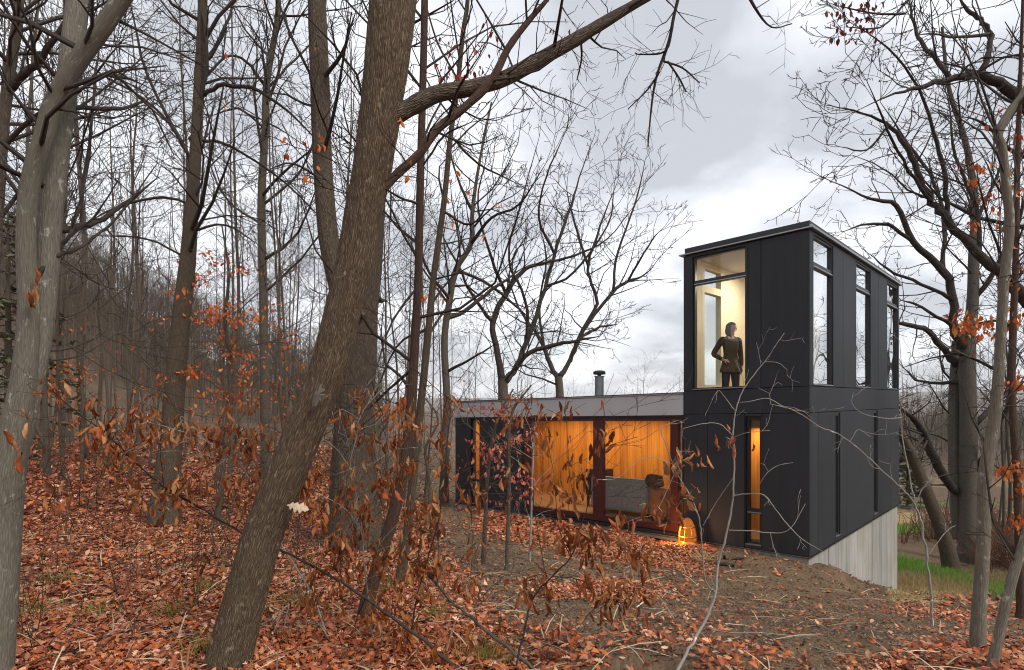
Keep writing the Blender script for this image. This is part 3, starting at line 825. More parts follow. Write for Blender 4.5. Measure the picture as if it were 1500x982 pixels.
# tunic: one surface from neckline to flared hem with its sleeves
me = bpy.data.meshes.new('tunic'); bm = bmesh.new(); rows = []
for z, ax_, ay_, cy_ in ((.755, .205, .15, 0), (.80, .196, .145, 0), (.88, .18, .132, 0), (.96, .162, .118, 0), (1.05, .138, .104, 0), (1.11, .133, .10, -.002), (1.19, .142, .112, -.008), (1.26, .155, .118, -.008), (1.33, .168, .105, .004), (1.385, .172, .085, .012), (1.42, .14, .07, .012), (1.445, .085, .062, .008), (1.452, .07, .056, .006)):
    rw = []
    for k in range(32):
        a = k / 32 * 2 * math.pi; f_ = 1 + (.05 * math.sin(7 * a + 3 * z) * max(0, (1.0 - z) / .25) if z < 1 else 0) + .012 * math.sin(5 * a + 40 * z)
        zz_ = z - (.06 * max(0, -math.sin(a)) * max(0, (z - 1.38) / .07))
        rw.append(bm.verts.new((math.cos(a) * ax_ * f_, math.sin(a) * ay_ * f_ + cy_, zz_)))
    rows.append(rw)
for a_, b_ in zip(rows[:-1], rows[1:]):
    for k in range(32): bm.faces.new((a_[k], a_[(k + 1) % 32], b_[(k + 1) % 32], b_[k]))
for pts_, rad_s in (([(-.13, .01, 1.38), (-.165, .014, 1.365), (-.24, .038, 1.24), (-.305, .06, 1.11), (-.25, -.01, 1.045), (-.20, -.062, .995)], [.055, .062, .054, .049, .042, .036]), ([(.13, .01, 1.375), (.163, .014, 1.36), (.195, .018, 1.22), (.215, .02, 1.08), (.21, -.01, .96), (.206, -.026, .88)], [.055, .062, .053, .047, .041, .035])):
    S_ = smooth_path([(*p_, r_) for p_, r_ in zip(pts_, rad_s)], 4); tm = Strands(); tm.add([tuple(p_[:3]) for p_ in S_], list(S_[:, 3]), 16)
    m2 = tm.mesh('sleeve'); bm.from_mesh(m2); bpy.data.meshes.remove(m2)
for f in bm.faces: f.smooth = True
bmesh.ops.recalc_face_normals(bm, faces=bm.faces)
bm.to_mesh(me); bm.free(); link('tunic', me, MAT['tunic'], person)
LJ, LE, LR = [(0, 0, .90)], [], [(.15, .105)]
for sx in (-1, 1):
    n0 = len(LJ)
    LJ += [(sx * .088, 0, .80), (sx * .098, -.02 if sx > 0 else .01, .47), (sx * .10, .028, .11)]; LR += [.098, .066, .052]
    LE += [(0, n0), (n0, n0 + 1), (n0 + 1, n0 + 2)]
link('trousers', skin_mesh('trousers', LJ, LE, LR, 2), MAT['jeans'], person)
for sx in (-1, 1): blob('shoe', 'shoe', (sx * .106, -.04, .045), (.046, .13, .045), person)

# ------------------------------------------------------------------ leaves
PAL_LITTER = np.array([(.42, .20, .13), (.32, .105, .055), (.25, .062, .03), (.48, .27, .185), (.12, .04, .022), (.38, .14, .055), (.56, .38, .29), (.19, .05, .026), (.29, .08, .036), (.36, .115, .045), (.46, .15, .04), (.40, .11, .03), (.44, .22, .12)])
PAL_DRY = np.array([(.36, .13, .035), (.26, .085, .025), (.42, .18, .06), (.19, .062, .022), (.32, .10, .03), (.46, .24, .11), (.30, .075, .02)])
PAL_ORANGE = np.array([(.55, .13, .02), (.60, .18, .03), (.42, .07, .012), (.50, .10, .014), (.58, .22, .07)])
PAL_PINK = np.array([(.42, .10, .06), (.50, .16, .10), (.33, .07, .04), (.46, .20, .13)])
PAL_RED = np.array([(.25, .03, .03), (.34, .05, .03), (.20, .03, .035)])
PAL_LITTER = PAL_LITTER * np.array([1.02, .88, .74])
def leaf_template(kind, rg):
    """unit leaf along +x, midrib on the axis; returns verts and quads"""
    if kind == 'oak': st = [(0, .012), (.12, .05), (.22, .20), (.31, .09), (.43, .27), (.53, .12), (.66, .27), (.76, .13), (.88, .14), (1, .015)]
    elif kind == 'beech': st = [(0, .01), (.15, .15), (.35, .25), (.6, .24), (.82, .12), (1, .005)]
    else: st = [(0, .02), (.35, .25), (.7, .2), (1, .01)]
    c1, c2, tw = rg.uniform(-1.6, 2.2), rg.uniform(-.9, .9), rg.uniform(-.5, .5)
    V, n = [], len(st)
    for i, (x, w) in enumerate(st):
        zb = c2 * (x - .5) ** 2 - c2 * .25
        for s_ in (1, 0, -1):
            y = w * s_ * rg.uniform(.85, 1.15)
            V.append((x, y, zb + c1 * y * y * 1.6 + tw * y * (x - .5) + rg.uniform(-.015, .015)))
    Fc = []
    for i in range(n - 1):
        a = i * 3; b_ = a + 3
        Fc += [(a, a + 1, b_ + 1, b_), (a + 1, a + 2, b_ + 2, b_ + 1)]
    return np.array(V), np.array(Fc)
def hang_template(rg, kind='beech'):
    """a dry leaf rolled along its midrib, hanging along +x"""
    ns, nc = 7, 5
    V = []; curl = rg.uniform(2.2, 6.0); bend = rg.uniform(-1.2, 1.2); tw = rg.uniform(-2.0, 2.0)
    wv = rg.uniform(.17, .29)
    for i in range(ns):
        x = i / (ns - 1)
        w = wv * (math.sin(math.pi * min(1, x * .94 + .04)) ** .75) * (1 + (.38 * math.sin(x * 19) if kind == 'oak' else .12 * math.sin(x * 15 + tw)))
        for j in range(nc):
            s_ = (j / (nc - 1) - .5) * 2
            th = s_ * curl * .5 * (0.5 + x * .7); rr = 2 * w / curl
            y, z = math.sin(th) * rr * 1.15, (1 - math.cos(th)) * rr
            z += .035 * math.sin(8 * x + 5 * s_ + tw) + rg.gauss(0, .022); y += rg.gauss(0, .016)
            a = tw * x; y, z = y * math.cos(a) - z * math.sin(a), y * math.sin(a) + z * math.cos(a)
            V.append((x, y, z + bend * (x - .5) ** 2 * .6))
    Fc = [(i * nc + j, i * nc + j + 1, (i + 1) * nc + j + 1, (i + 1) * nc + j) for i in range(ns - 1) for j in range(nc - 1)]
    return np.array(V), np.array(Fc)
_lr = random.Random(8)
OAK = [leaf_template('oak', _lr) for _ in range(10)]; BEE = [leaf_template('beech', _lr) for _ in range(8)]; LOW = [leaf_template('low', _lr) for _ in range(6)]
HANG = [hang_template(_lr, 'oak' if i % 3 == 0 else 'beech') for i in range(26)]; SMALL = [leaf_template('low', _lr) for _ in range(8)]

def leaves_mesh(name, groups, seed, origin=(0, 0, 0)):
    """groups: list of (templates, P (n,3), X (n,3) leaf axis, N (n,3) rough normal, size (n,), colour (n,3))"""
    rg = np.random.default_rng(seed); Vs, Fs, Cs, at = [], [], [], 0
    for tpl, P, X, N, S, C in groups:
        if len(P) == 0: continue
        X = X / (np.linalg.norm(X, axis=1, keepdims=True) + 1e-9)
        Y = np.cross(N, X); Y /= np.linalg.norm(Y, axis=1, keepdims=True) + 1e-9
        Z = np.cross(X, Y)
        pick = rg.integers(0, len(tpl), len(P))
        for k, (tv, tf) in enumerate(tpl):
            m = pick == k; n = m.sum()
            if not n: continue
            L = tv[None] * S[m][:, None, None]
            Vv = P[m][:, None] + L[..., 0:1] * X[m][:, None] + L[..., 1:2] * Y[m][:, None] + L[..., 2:3] * Z[m][:, None]
            Fs.append((tf[None] + at + (np.arange(n) * len(tv))[:, None, None]).reshape(-1, 4))
            cc = C[m][:, None].repeat(len(tv), 1)
            rib = (np.abs(tv[:, 1]) < 1e-6).astype(float)[None, :, None]
            Cs.append((cc * (1 + .12 * rib)).reshape(-1, 3)); Vs.append(Vv.reshape(-1, 3)); at += n * len(tv)
    return mesh_np(name, np.concatenate(Vs) - np.asarray(origin), F4=np.concatenate(Fs), col=np.concatenate(Cs))
def pal(rg, P, n, j=.16):
    return P[rg.integers(0, len(P), n)] * rg.uniform(1 - j, 1 + j, (n, 1)) * rg.uniform(.75, 1.2, (n, 1))

# fallen leaves: dense close by, thinner and larger clumps further off
rg = np.random.default_rng(21)
groups = []
for r0, r1, n, tpl, sz, lift in ((2.6, 4.8, 27000, OAK, (.035, .09), .03), (2.6, 6.5, 56000, BEE, (.03, .078), .032), (6.5, 12, 105000, BEE, (.045, .095), .03), (12, 22, 52000, LOW, (.10, .19), .035), (22, 42, 22000, LOW, (.2, .36), .05)):
    rr = np.sqrt(rg.uniform(r0 * r0, r1 * r1, n)); aa = rg.uniform(R(-50), R(50), n)
    x, y = np.sin(aa) * rr, np.cos(aa) * rr; z = gzb(x, y)
    m_, LX, LY = litter_mask(x, y, z)
    cl = .5 + .5 * np.sin(1.9 * x + .7 * y + 2 * np.sin(1.1 * y)) * np.sin(1.3 * y - .8 * x)
    keep = rg.uniform(0, 1, n) < m_ ** 1.3 * (.72 + .28 * cl)
    ub = (x - AX) * UX + (y - AY) * UY; vb = (x - AX) * VX + (y - AY) * VY
    keep &= ~((ub > -.02) & (ub < UE + .05) & (vb > -.02) & (vb < TV))
    keep &= ~((LX > 1300) & (LY < 862) & (rg.uniform(0, 1, n) > .12))
    x, y, z = x[keep], y[keep], z[keep]; n = len(x)
    z = z + rg.uniform(.002, lift, n)
    N = rg.normal(0, .38, (n, 3)); N[:, 2] = 1
    th = rg.uniform(0, 6.283, n); X = np.stack([np.cos(th), np.sin(th), rg.normal(0, .2, n)], 1)
    X -= N * (X * N).sum(1, keepdims=True) / (N * N).sum(1, keepdims=True)
    groups.append((tpl, np.stack([x, y, z], 1), X, N, rg.uniform(*sz, n), pal(rg, PAL_LITTER, n, .25)))
for r0, r1, n, sz in ((4, 9, 30000, (.012, .05)), (9, 17, 26000, (.02, .07))):
    rr = np.sqrt(rg.uniform(r0 * r0, r1 * r1, n)); aa = rg.uniform(R(-12), R(46), n)
    x, y = np.sin(aa) * rr, np.cos(aa) * rr; z = gzb(x, y)
    ub = (x - AX) * UX + (y - AY) * UY; vb = (x - AX) * VX + (y - AY) * VY
    keep = ~((ub > -.02) & (ub < UE + .05) & (vb > -.02) & (vb < TV)); x, y, z = x[keep], y[keep], z[keep]; n = len(x)
    th = rg.uniform(0, 6.283, n); X = np.stack([np.cos(th), np.sin(th), rg.normal(0, .3, n)], 1); N = rg.normal(0, .5, (n, 3)); N[:, 2] = 1
    groups.append((LOW, np.stack([x, y, z + rg.uniform(.001, .012, n)], 1), X, N, rg.uniform(*sz, n) * rg.uniform(.5, 1, n), pal(rg, np.array([(.05, .036, .026), (.09, .065, .045), (.16, .12, .085), (.24, .17, .12), (.20, .09, .05)]), n, .3)))
n = 2600; rr = np.sqrt(rg.uniform(6.8, 110, n)); aa = rg.uniform(R(-48), R(40), n); x, y = np.sin(aa) * rr, np.cos(aa) * rr; z = gzb(x, y)
ub = (x - AX) * UX + (y - AY) * UY; vb = (x - AX) * VX + (y - AY) * VY
keep = (rg.uniform(0, 1, n) < litter_mask(x, y, z)[0] + .1) & ~((ub > -.1) & (vb > -.1)); x, y, z = x[keep], y[keep], z[keep]; n = len(x)
th = rg.uniform(0, 6.283, n); X = np.stack([np.cos(th), np.sin(th), rg.normal(.02, .07, n)], 1); N = rg.normal(0, .3, (n, 3)); N[:, 2] = 1
STRAW = [(np.array([(0, .012, 0), (0, 0, .004), (0, -.012, 0), (.5, .011, .05), (.5, 0, .055), (.5, -.011, .05), (1, .006, .02), (1, 0, .022), (1, -.006, .02)]), np.array([(0, 1, 4, 3), (1, 2, 5, 4), (3, 4, 7, 6), (4, 5, 8, 7)]))]
groups.append((STRAW, np.stack([x, y, z + rg.uniform(.015, .04, n)], 1), X, N, rg.uniform(.12, .5, n), pal(rg, np.array([(.46, .36, .22), (.36, .25, .14), (.20, .13, .08), (.52, .43, .3)]), n, .2)))
leaf_litter = link('leaf_litter', leaves_mesh('leaf_litter', groups, 3), MAT['fallen_leaf'])
tag(leaf_litter, 'fallen reddish brown oak and beech leaves covering the forest floor', 'leaves', None, 'stuff')

# ------------------------------------------------------------------ trees drawn limb by limb
def to3(path, d, dd=0.0, per=4, ext=0.0):
    """(px, py, width px[, depth]) rows -> smoothed points and radii; dd drifts the depth along the path"""
    P, Rr = [], []
    n = len(path)
    for i, q in enumerate(path):
        dp = q[3] if len(q) > 3 else d + dd * i / max(1, n - 1)
        P.append((*px(q[0], q[1], dp), max(q[2], 1.0) / F * dp / 2))
    S_ = smooth_path(P, per)
    return S_[:, :3], np.maximum(S_[:, 3], .0015)
def hero_tree(name, label, mat, trunk, limbs, base=None, seed=1, twigs=(10, (1.0, 2.4), 2), t0=.35, d=None, rmin=None, sides=20, rough=.02, group=None, cat='tree', per=4, limb_twigs=(1.7, (.5, 1.5), 2), flare=1.35, dens=1.8, extra=(), up=.06, twigmat='twig', limb_depth=None, crown=True):
    rg = random.Random(seed)
    if d is None:
        d = ray_ground(trunk[0][0], min(trunk[0][1], 981)) if base is None else base
    Pt, Rt = to3(trunk, d, 0, per)
    b = Pt[0]; gzv = g1(b[0], b[1])
    root = np.array([[b[0], b[1], gzv - .12]]); r0 = Rt[0]
    zs = Pt[:, 2] - gzv
    Rt = Rt * (1 + (flare - 1) * np.exp(-np.maximum(zs, 0) / (r0 * 2.2)))
    if zs[0] > .05:
        mid = np.array([[b[0], b[1], gzv + min(.1, zs[0] * .5)]])
        Pt = np.vstack([root, mid, Pt]); Rt = np.r_[r0 * flare * 1.05, r0 * flare, Rt]
    else:
        Pt = np.vstack([root, Pt[1:]]) if len(Pt) > 2 else Pt; Rt = np.r_[r0 * flare, Rt[1:]]
    rmin = (rmin or max(.0022, .00042 * d)) * 1.3
    T = Strands(); T.add([tuple(p) for p in Pt], list(Rt), sides)
    loc = (float(b[0]), float(b[1]), gzv)
    for p_ in extra:
        Pe, Re = to3(p_[0], d + p_[1], p_[2]); T.add([tuple(p) for p in Pe], list(Re), max(10, sides - 4))
    root_o = thing(name, label, cat, loc, group)
    link('trunk', T.mesh('trunk', rough, loc, seed), MAT[mat], root_o)
    C = Strands(); ends = []
    n, Lr, lvl = twigs
    if n: sprout(C, Pt, Rt, rg, rmin, n, Lr, lvl, t0, 1.0, up, dens, sink=ends)
    for p_ in extra:
        Pe, Re = to3(p_[0], d + p_[1], p_[2])
        if n: sprout(C, Pe, Re, rg, rmin, max(3, n // 2), Lr, lvl, .3, 1.0, up, dens, sink=ends)
    wood = [Pt] + [to3(p_[0], d + p_[1], p_[2])[0] for p_ in extra]
    for lb in limbs:
        dd = rg.uniform(-.12, .12) * d if limb_depth is None else limb_depth * d
        best = min(((math.hypot(q_[0] / q_[1] * F + CX - lb[0][0], -q_[2] / q_[1] * F + HY - lb[0][1]), float(q_[1])) for A__ in wood for q_ in A__), key=lambda v_: v_[0])
        d0 = best[1] if best[0] < 40 else d
        Pl, Rl = to3(lb, d0, dd)
        wood.append(Pl)
        Rl = np.maximum(Rl, rmin)
        jit = np.array([[rg.gauss(0, 1) for _ in range(3)] for _ in Pl]) * np.minimum(Rl[:, None] * .3, .02); jit[0] = 0
        Pl = Pl + jit
        tipd = nrm(tuple(Pl[-1] - Pl[-2])); fade = np.clip(np.linspace(3.0, .45, len(Rl)), 0, 1)
        Rl = np.maximum(Rl * fade, rmin)
        C.add([tuple(Pl[0] - (Pl[1] - Pl[0]) * .2)] + [tuple(p) for p in Pl], [1e-4] + list(Rl), 14 if Rl[0] > .04 else 6)
        for _ in range(2): grow(C, tuple(Pl[-1]), nrm((tipd[0] + rg.gauss(0, .3), tipd[1] + rg.gauss(0, .3), tipd[2] + rg.gauss(0, .3))), rg.uniform(.5, 1.1) * max(.6, min(2, d / 9)), max(rmin, Rl[-1]), 2, rg, rmin, up, .22, dens, ends)
        Ll = float(np.linalg.norm(np.diff(Pl, axis=0), axis=1).sum())
        sprout(C, Pl, Rl, rg, rmin, max(2, int(Ll * limb_twigs[0])), limb_twigs[1], limb_twigs[2], .15, 1.0, up, dens, sink=ends)
    if crown and C.g: link('crown', C.mesh('crown', .045, loc, seed), MAT[twigmat], root_o)
    return root_o, d, ends, loc
def add_leaves(root_o, loc, pts, rg, size, palette, tpl, mat='dry_leaf', droop=.6, name='leaves', jit=.02):
    n = len(pts); P = np.array(pts) + rg.normal(0, jit, (n, 3))
    X = rg.normal(0, 1, (n, 3)) * (1 - droop) * .8; X[:, 2] -= droop * 1.6
    N = rg.normal(0, 1, (n, 3))
    me = leaves_mesh(name, [(tpl, P, X, N, rg.uniform(*size, n), pal(rg, palette, n))], int(rg.integers(1e6)), loc)
    return link(name, me, MAT[mat], root_o)
NR = np.random.default_rng(77)

beech, d_, ends, loc = hero_tree('beech_tree', 'smooth grey beech forking low into two pale blotched stems', 'beech',
    [(-16, 1000, 51.6), (-4, 860, 49.9), (7, 720, 46.4), (20, 640, 39.6), (34, 560, 31.8), (42, 458, 26.7), (38, 356, 24.1), (44, 270, 24.1), (64, 203, 24.1), (80, 148, 24.1), (117, 86, 24.1), (168, 15, 23.2), (230, -90, 18.9), (280, -260, 12.0)],
    [[(42, 412, 7.7), (90, 360, 6.0), (115, 310, 5.2), (130, 230, 4.3), (140, 110, 3.4), (150, 20, 2.6)], [(92, 155, 7.7), (150, 160, 6.0), (190, 156, 4.3), (232, 138, 2.6)], [(78, 340, 10.3), (120, 332, 8.6), (165, 312, 6.9), (230, 262, 3.4)],
     [(84, 375, 6.9), (120, 360, 5.2), (170, 320, 3.4), (230, 240, 2.6)], [(110, 40, 8.6), (140, -30, 6.9), (150, -120, 4.3)], [(70, 300, 5.2), (20, 260, 4.3), (-30, 170, 3.4)], [(64, 515, 2.6), (105, 510, 2.6), (150, 490, 1.7)], [(62, 530, 2.6), (120, 520, 2.1), (170, 490, 1.7)]],
    base=3.5, seed=11, twigs=(14, (.7, 1.6), 2), t0=.55, sides=40, rough=.012, flare=1.1, rmin=.0018, limb_depth=.25,
    extra=[([(14, 690, 37.8), (44, 560, 32.7), (62, 458, 31.8), (75, 305, 29.2), (88, 203, 26.7), (101, 102, 27.5), (113, 0, 26.7), (124, -150, 22.4), (130, -400, 12.0)], .02, .35)])
add_leaves(beech, loc, [px(47 + NR.normal(0, 3), 425 + NR.normal(0, 6), 3.4) for _ in range(5)] + [px(24 + NR.normal(0, 4), 640 + NR.normal(0, 8), 3.2) for _ in range(4)] + [px(35 + NR.normal(0, 4), 615 + NR.normal(0, 8), 3.25) for _ in range(2)], NR, (.07, .12), PAL_DRY, HANG)

hero_tree('maple_tree', 'dark blurred tree with rising limbs just behind the forked beech', 'grey',
    [(-32, 870, 20), (-15, 500, 17), (0, 244, 15), (10, 137, 14), (23, 50, 13), (28, 0, 12), (30, -200, 9)],
    [[(10, 135, 11), (45, 100, 10), (80, 60, 8), (110, -10, 5)], [(15, 95, 8), (-20, 60, 6), (-70, 10, 4)], [(2, 220, 7), (50, 170, 6), (110, 140, 4), (180, 60, 3)], [(0, 250, 6), (40, 300, 5), (75, 360, 3)], [(-6, 330, 6), (60, 240, 4), (140, 200, 3), (230, 150, 2)]],
    base=5.2, seed=12, twigs=(16, (1.0, 2.2), 3), t0=.35, rmin=.003, sides=16)

hero_tree('ash_tree', 'straight brown trunk rising behind orange beech sprays', 'brown',
    [(240, 768, 37), (250, 650, 30), (262, 500, 26), (275, 380, 21.5), (285, 250, 16.5), (292, 120, 14), (297, 0, 12.5), (300, -150, 8)],
    [[(298, 140, 6), (330, 124, 6), (380, 135, 5), (440, 180, 3), (500, 250, 2)], [(285, 250, 6), (262, 200, 5), (215, 110, 4), (190, 0, 3)], [(290, 205, 5), (340, 215, 4), (420, 270, 3), (500, 350, 2)],
     [(280, 300, 4), (240, 290, 4), (180, 300, 3), (120, 330, 2)], [(284, 240, 5), (230, 160, 4), (150, 110, 3), (90, 60, 2)], [(293, 100, 5), (330, 40, 4), (350, -30, 3)], [(278, 340, 4), (330, 330, 3), (380, 360, 2)], [(275, 380, 4), (215, 350, 3), (130, 345, 2)]],
    seed=13, twigs=(16, (1.2, 2.6), 2), t0=.42, rmin=.0036)

hero_tree('birch_tree', 'slim dark wavy trunk between the brown ash and the big leaning trunk', 'grey',
    [(389, 702, 13.6), (388, 600, 12.8), (386, 450, 12.0), (383, 300, 11.2), (388, 200, 10.4), (391, 120, 9.6), (403, 50, 8.0), (408, 0, 7.2), (412, -120, 4.8)],
    [[(388, 125, 5), (360, 90, 4), (330, 84, 3), (290, 130, 2)], [(391, 130, 4), (430, 90, 3), (480, 40, 2)], [(385, 330, 4), (330, 290, 3), (300, 220, 2)], [(386, 300, 4), (440, 250, 3), (470, 180, 2)], [(386, 430, 4), (440, 380, 3), (500, 300, 2)], [(389, 190, 4), (350, 160, 3), (310, 170, 2)]],
    seed=14, twigs=(16, (1.6, 3.6), 2), t0=.3, rmin=.0055)

lean, d_, ends, lloc = hero_tree('leaning_tree', 'massive bark covered trunk leaning across the view with a pale blotch', 'leaning',
    [(322, 1010, 60), (330, 985, 58), (358, 880, 56), (388, 775, 55), (430, 670, 54), (474, 560, 52), (496, 480, 51), (518, 390, 51), (533, 310, 52), (544, 254, 54), (558, 160, 58), (568, 80, 64), (576, 0, 66), (584, -130, 58), (590, -350, 40)],
    [], base=3.75, seed=15, twigs=(0, (1, 2), 2), sides=150, rough=.026, flare=1.12, per=26)
C = Strands(); rg = random.Random(151); ends = []
for pts, dd, mat_ in ([(572, 172, 26), (600, 158, 25), (640, 138, 24), (690, 129, 22), (740, 115, 22), (790, 88, 20), (840, 60, 19), (890, 30, 15), (950, -5, 12), (1050, -60, 8)], .5, 'oak'), ([(562, 276, 14), (585, 252, 13), (615, 225, 13), (640, 190, 13), (680, 158, 12), (720, 118, 12), (745, 70, 10), (775, 30, 8), (805, -5, 6), (840, -60, 4)], .25, 'red'):
    Pl, Rl = to3(pts, 3.75, dd); Rl = Rl * (1 + np.array([rg.uniform(-.06, .06) for _ in Rl]))
    B_ = Strands(); B_.add([tuple(p) for p in Pl], list(Rl), 24)
    bo = link('branch', B_.mesh('branch', .03, lloc, 3), MAT[mat_], lean)
    T_ = Strands(); sprout(T_, Pl, Rl, rg, .0018, 12, (.3, 1.0), 2, .15, 1, .03, 2.6, (35, 80), sink=ends)
    if dd == .5:
        for hp in ([(1020, -45, 6), (1000, -20, 5.5), (988, 20, 5), (980, 60, 5), (963, 108, 4), (955, 150, 3), (949, 215, 2)], [(985, 40, 4), (975, 75, 3), (940, 80, 2), (930, 78, 1.5)], [(978, 90, 3), (995, 115, 2.5), (1005, 135, 2)], [(972, 90, 3), (1000, 100, 2.5), (1025, 122, 1.5)],
                   [(966, 105, 3), (950, 130, 2.5), (920, 160, 1.5)], [(1080, -40, 5), (1105, 10, 4), (1130, 40, 2), (1160, 35, 1.5)], [(850, 52, 4), (852, 85, 3), (845, 118, 2)]):
            Ph, Rh = to3(hp, 4.2, .1); T_.add([tuple(p) for p in Ph], list(np.maximum(Rh, .0018)), 6)
            sprout(T_, Ph, Rh, rg, .0015, 7, (.12, .42), 1, .15, 1, -.02, 6)
    link('twigs', T_.mesh('twigs', 0, lloc, 4), MAT['twig'], bo)
lp = [px(NR.uniform(640, 735), NR.uniform(25, 120), 4.0) for _ in range(34)] + [px(676 + NR.normal(0, 14), 108 + NR.normal(0, 5), 3.9) for _ in range(14)] + [px(815 + NR.normal(0, 10), 45 + NR.normal(0, 8), 4.0) for _ in range(6)]
add_leaves(lean, lloc, lp, NR, (.03, .055), PAL_RED, SMALL, jit=.01)
lp = [px(x + NR.normal(0, 4), y + NR.normal(0, 5), 3.6) for x, y, n in ((585, 178, 2), (460, 70, 2), (470, 205, 5), (415, 205, 2), (412, 222, 2), (440, 205, 1), (332, 155, 2), (465, 245, 1), (450, 255, 2), (335, 75, 1), (600, 245, 2)) for _ in range(n)]
add_leaves(lean, lloc, lp, NR, (.03, .06), PAL_ORANGE, SMALL, jit=.01)
# pale blotch of bare wood on the bark
bc = to3([(452, 612, 54), (466, 580, 53), (480, 548, 52)], 3.72)
me = bpy.data.meshes.new('bark_patch'); bm = bmesh.new(); rgp = random.Random(2)
cen = Vector(px(465, 579, 3.56)); ring_ = [bm.verts.new(cen + Vector((math.cos(a) * .036 * rgp.uniform(.6, 1.2) + math.sin(a) * .022, -.0 + .02 * abs(math.cos(a)), math.sin(a) * .062 * rgp.uniform(.6, 1.2))) - Vector(lloc)) for a in np.arange(26) / 26 * 6.283]
cv_ = bm.verts.new(cen - Vector(lloc) + Vector((0, -.008, 0)))
for i in range(26): bm.faces.new((ring_[i], ring_[(i + 1) % 26], cv_))
bmesh.ops.recalc_face_normals(bm, faces=bm.faces)
bm.to_mesh(me); bm.free(); link('bark_patch', me, MAT['beech'], lean)

oak, d_, ends, loc = hero_tree('oak_tree', 'thick deeply furrowed oak trunk standing behind the leaning trunk, forking high', 'oak',
    [(520, 802, 72.2), (518, 740, 63.6), (516, 680, 56.8), (520, 600, 51.6), (527, 520, 48.2), (532, 450, 43.0), (540, 400, 36.1), (548, 320, 29.2), (556, 220, 25.8), (566, 100, 22.4), (574, 0, 18.9), (580, -250, 10.3)],
    [[(548, 441, 14), (556, 438, 9), (566, 441, 3)], [(470, 120, 7), (500, 80, 5), (520, 20, 3)], [(478, 150, 5), (430, 60, 4), (400, -20, 3)], [(480, 270, 4), (430, 240, 3), (390, 250, 2)]],
    seed=16, twigs=(9, (1.0, 2.0), 2), t0=.7, sides=110, rough=.034, flare=1.3, rmin=.0034, per=18,
    extra=[([(519, 470, 36), (505, 440, 34), (493, 400, 31), (481, 345, 28), (473, 250, 27), (470, 160, 27), (467, 80, 26), (464, 0, 25), (460, -120, 22), (455, -400, 12)], -.25, -.1)], limb_twigs=(1.2, (.5, 1.2), 2))
hero_tree('hickory_tree', 'slender reddish brown trunk close beside the furrowed oak, curved at its foot', 'red',
    [(532, 902, 20.4), (556, 820, 18.7), (580, 740, 17.8), (594, 670, 16.1), (602, 600, 15.3), (608, 500, 12.8), (613, 400, 11.9), (616, 250, 11.0), (620, 100, 10.2), (622, 0, 10.2), (624, -150, 7.6)],
    [[(612, 420, 4), (575, 470, 3), (545, 560, 2)], [(606, 540, 5), (570, 570, 4), (540, 600, 3)], [(615, 300, 4), (570, 280, 3), (540, 230, 2)], [(616, 250, 3), (650, 200, 3), (690, 180, 2)]],
    seed=17, twigs=(11, (.8, 1.7), 2), t0=.4, rmin=.003, sides=24)
hero_tree('hornbeam_tree', 'thin dark stem sloping away just beside the reddish trunk', 'brown',
    [(584, 862, 14.4), (597, 780, 13.6), (609, 660, 11.9), (620, 560, 11.0), (627, 490, 10.2), (636, 400, 9.3), (650, 300, 8.5), (660, 200, 7.6), (670, 130, 6.8), (678, 50, 6.8), (685, 0, 6.0), (690, -120, 4.2)],
    [[(660, 200, 4), (700, 240, 3), (760, 270, 2)], [(650, 310, 4), (690, 330, 3), (720, 290, 2)], [(672, 120, 3), (640, 60, 3), (620, -10, 2)], [(636, 410, 3), (680, 400, 2), (720, 420, 2)], [(628, 480, 5), (580, 510, 3), (545, 590, 3)]],
    seed=18, twigs=(12, (.7, 1.8), 2), t0=.35, rmin=.003, sides=20)
lp = [px(x + NR.normal(0, 3), y + NR.normal(0, 4), 7.0) for x, y, n in ((665, 258, 3), (642, 290, 2), (648, 300, 2), (658, 330, 2), (660, 320, 1), (693, 278, 2), (735, 294, 3), (710, 345, 2), (625, 432, 4), (640, 430, 3), (652, 440, 2), (618, 435, 2), (790, 265, 1)) for _ in range(n)]
hb = bpy.data.objects['hornbeam_tree']; add_leaves(hb, tuple(hb.location), lp, NR, (.06, .10), PAL_ORANGE, SMALL)

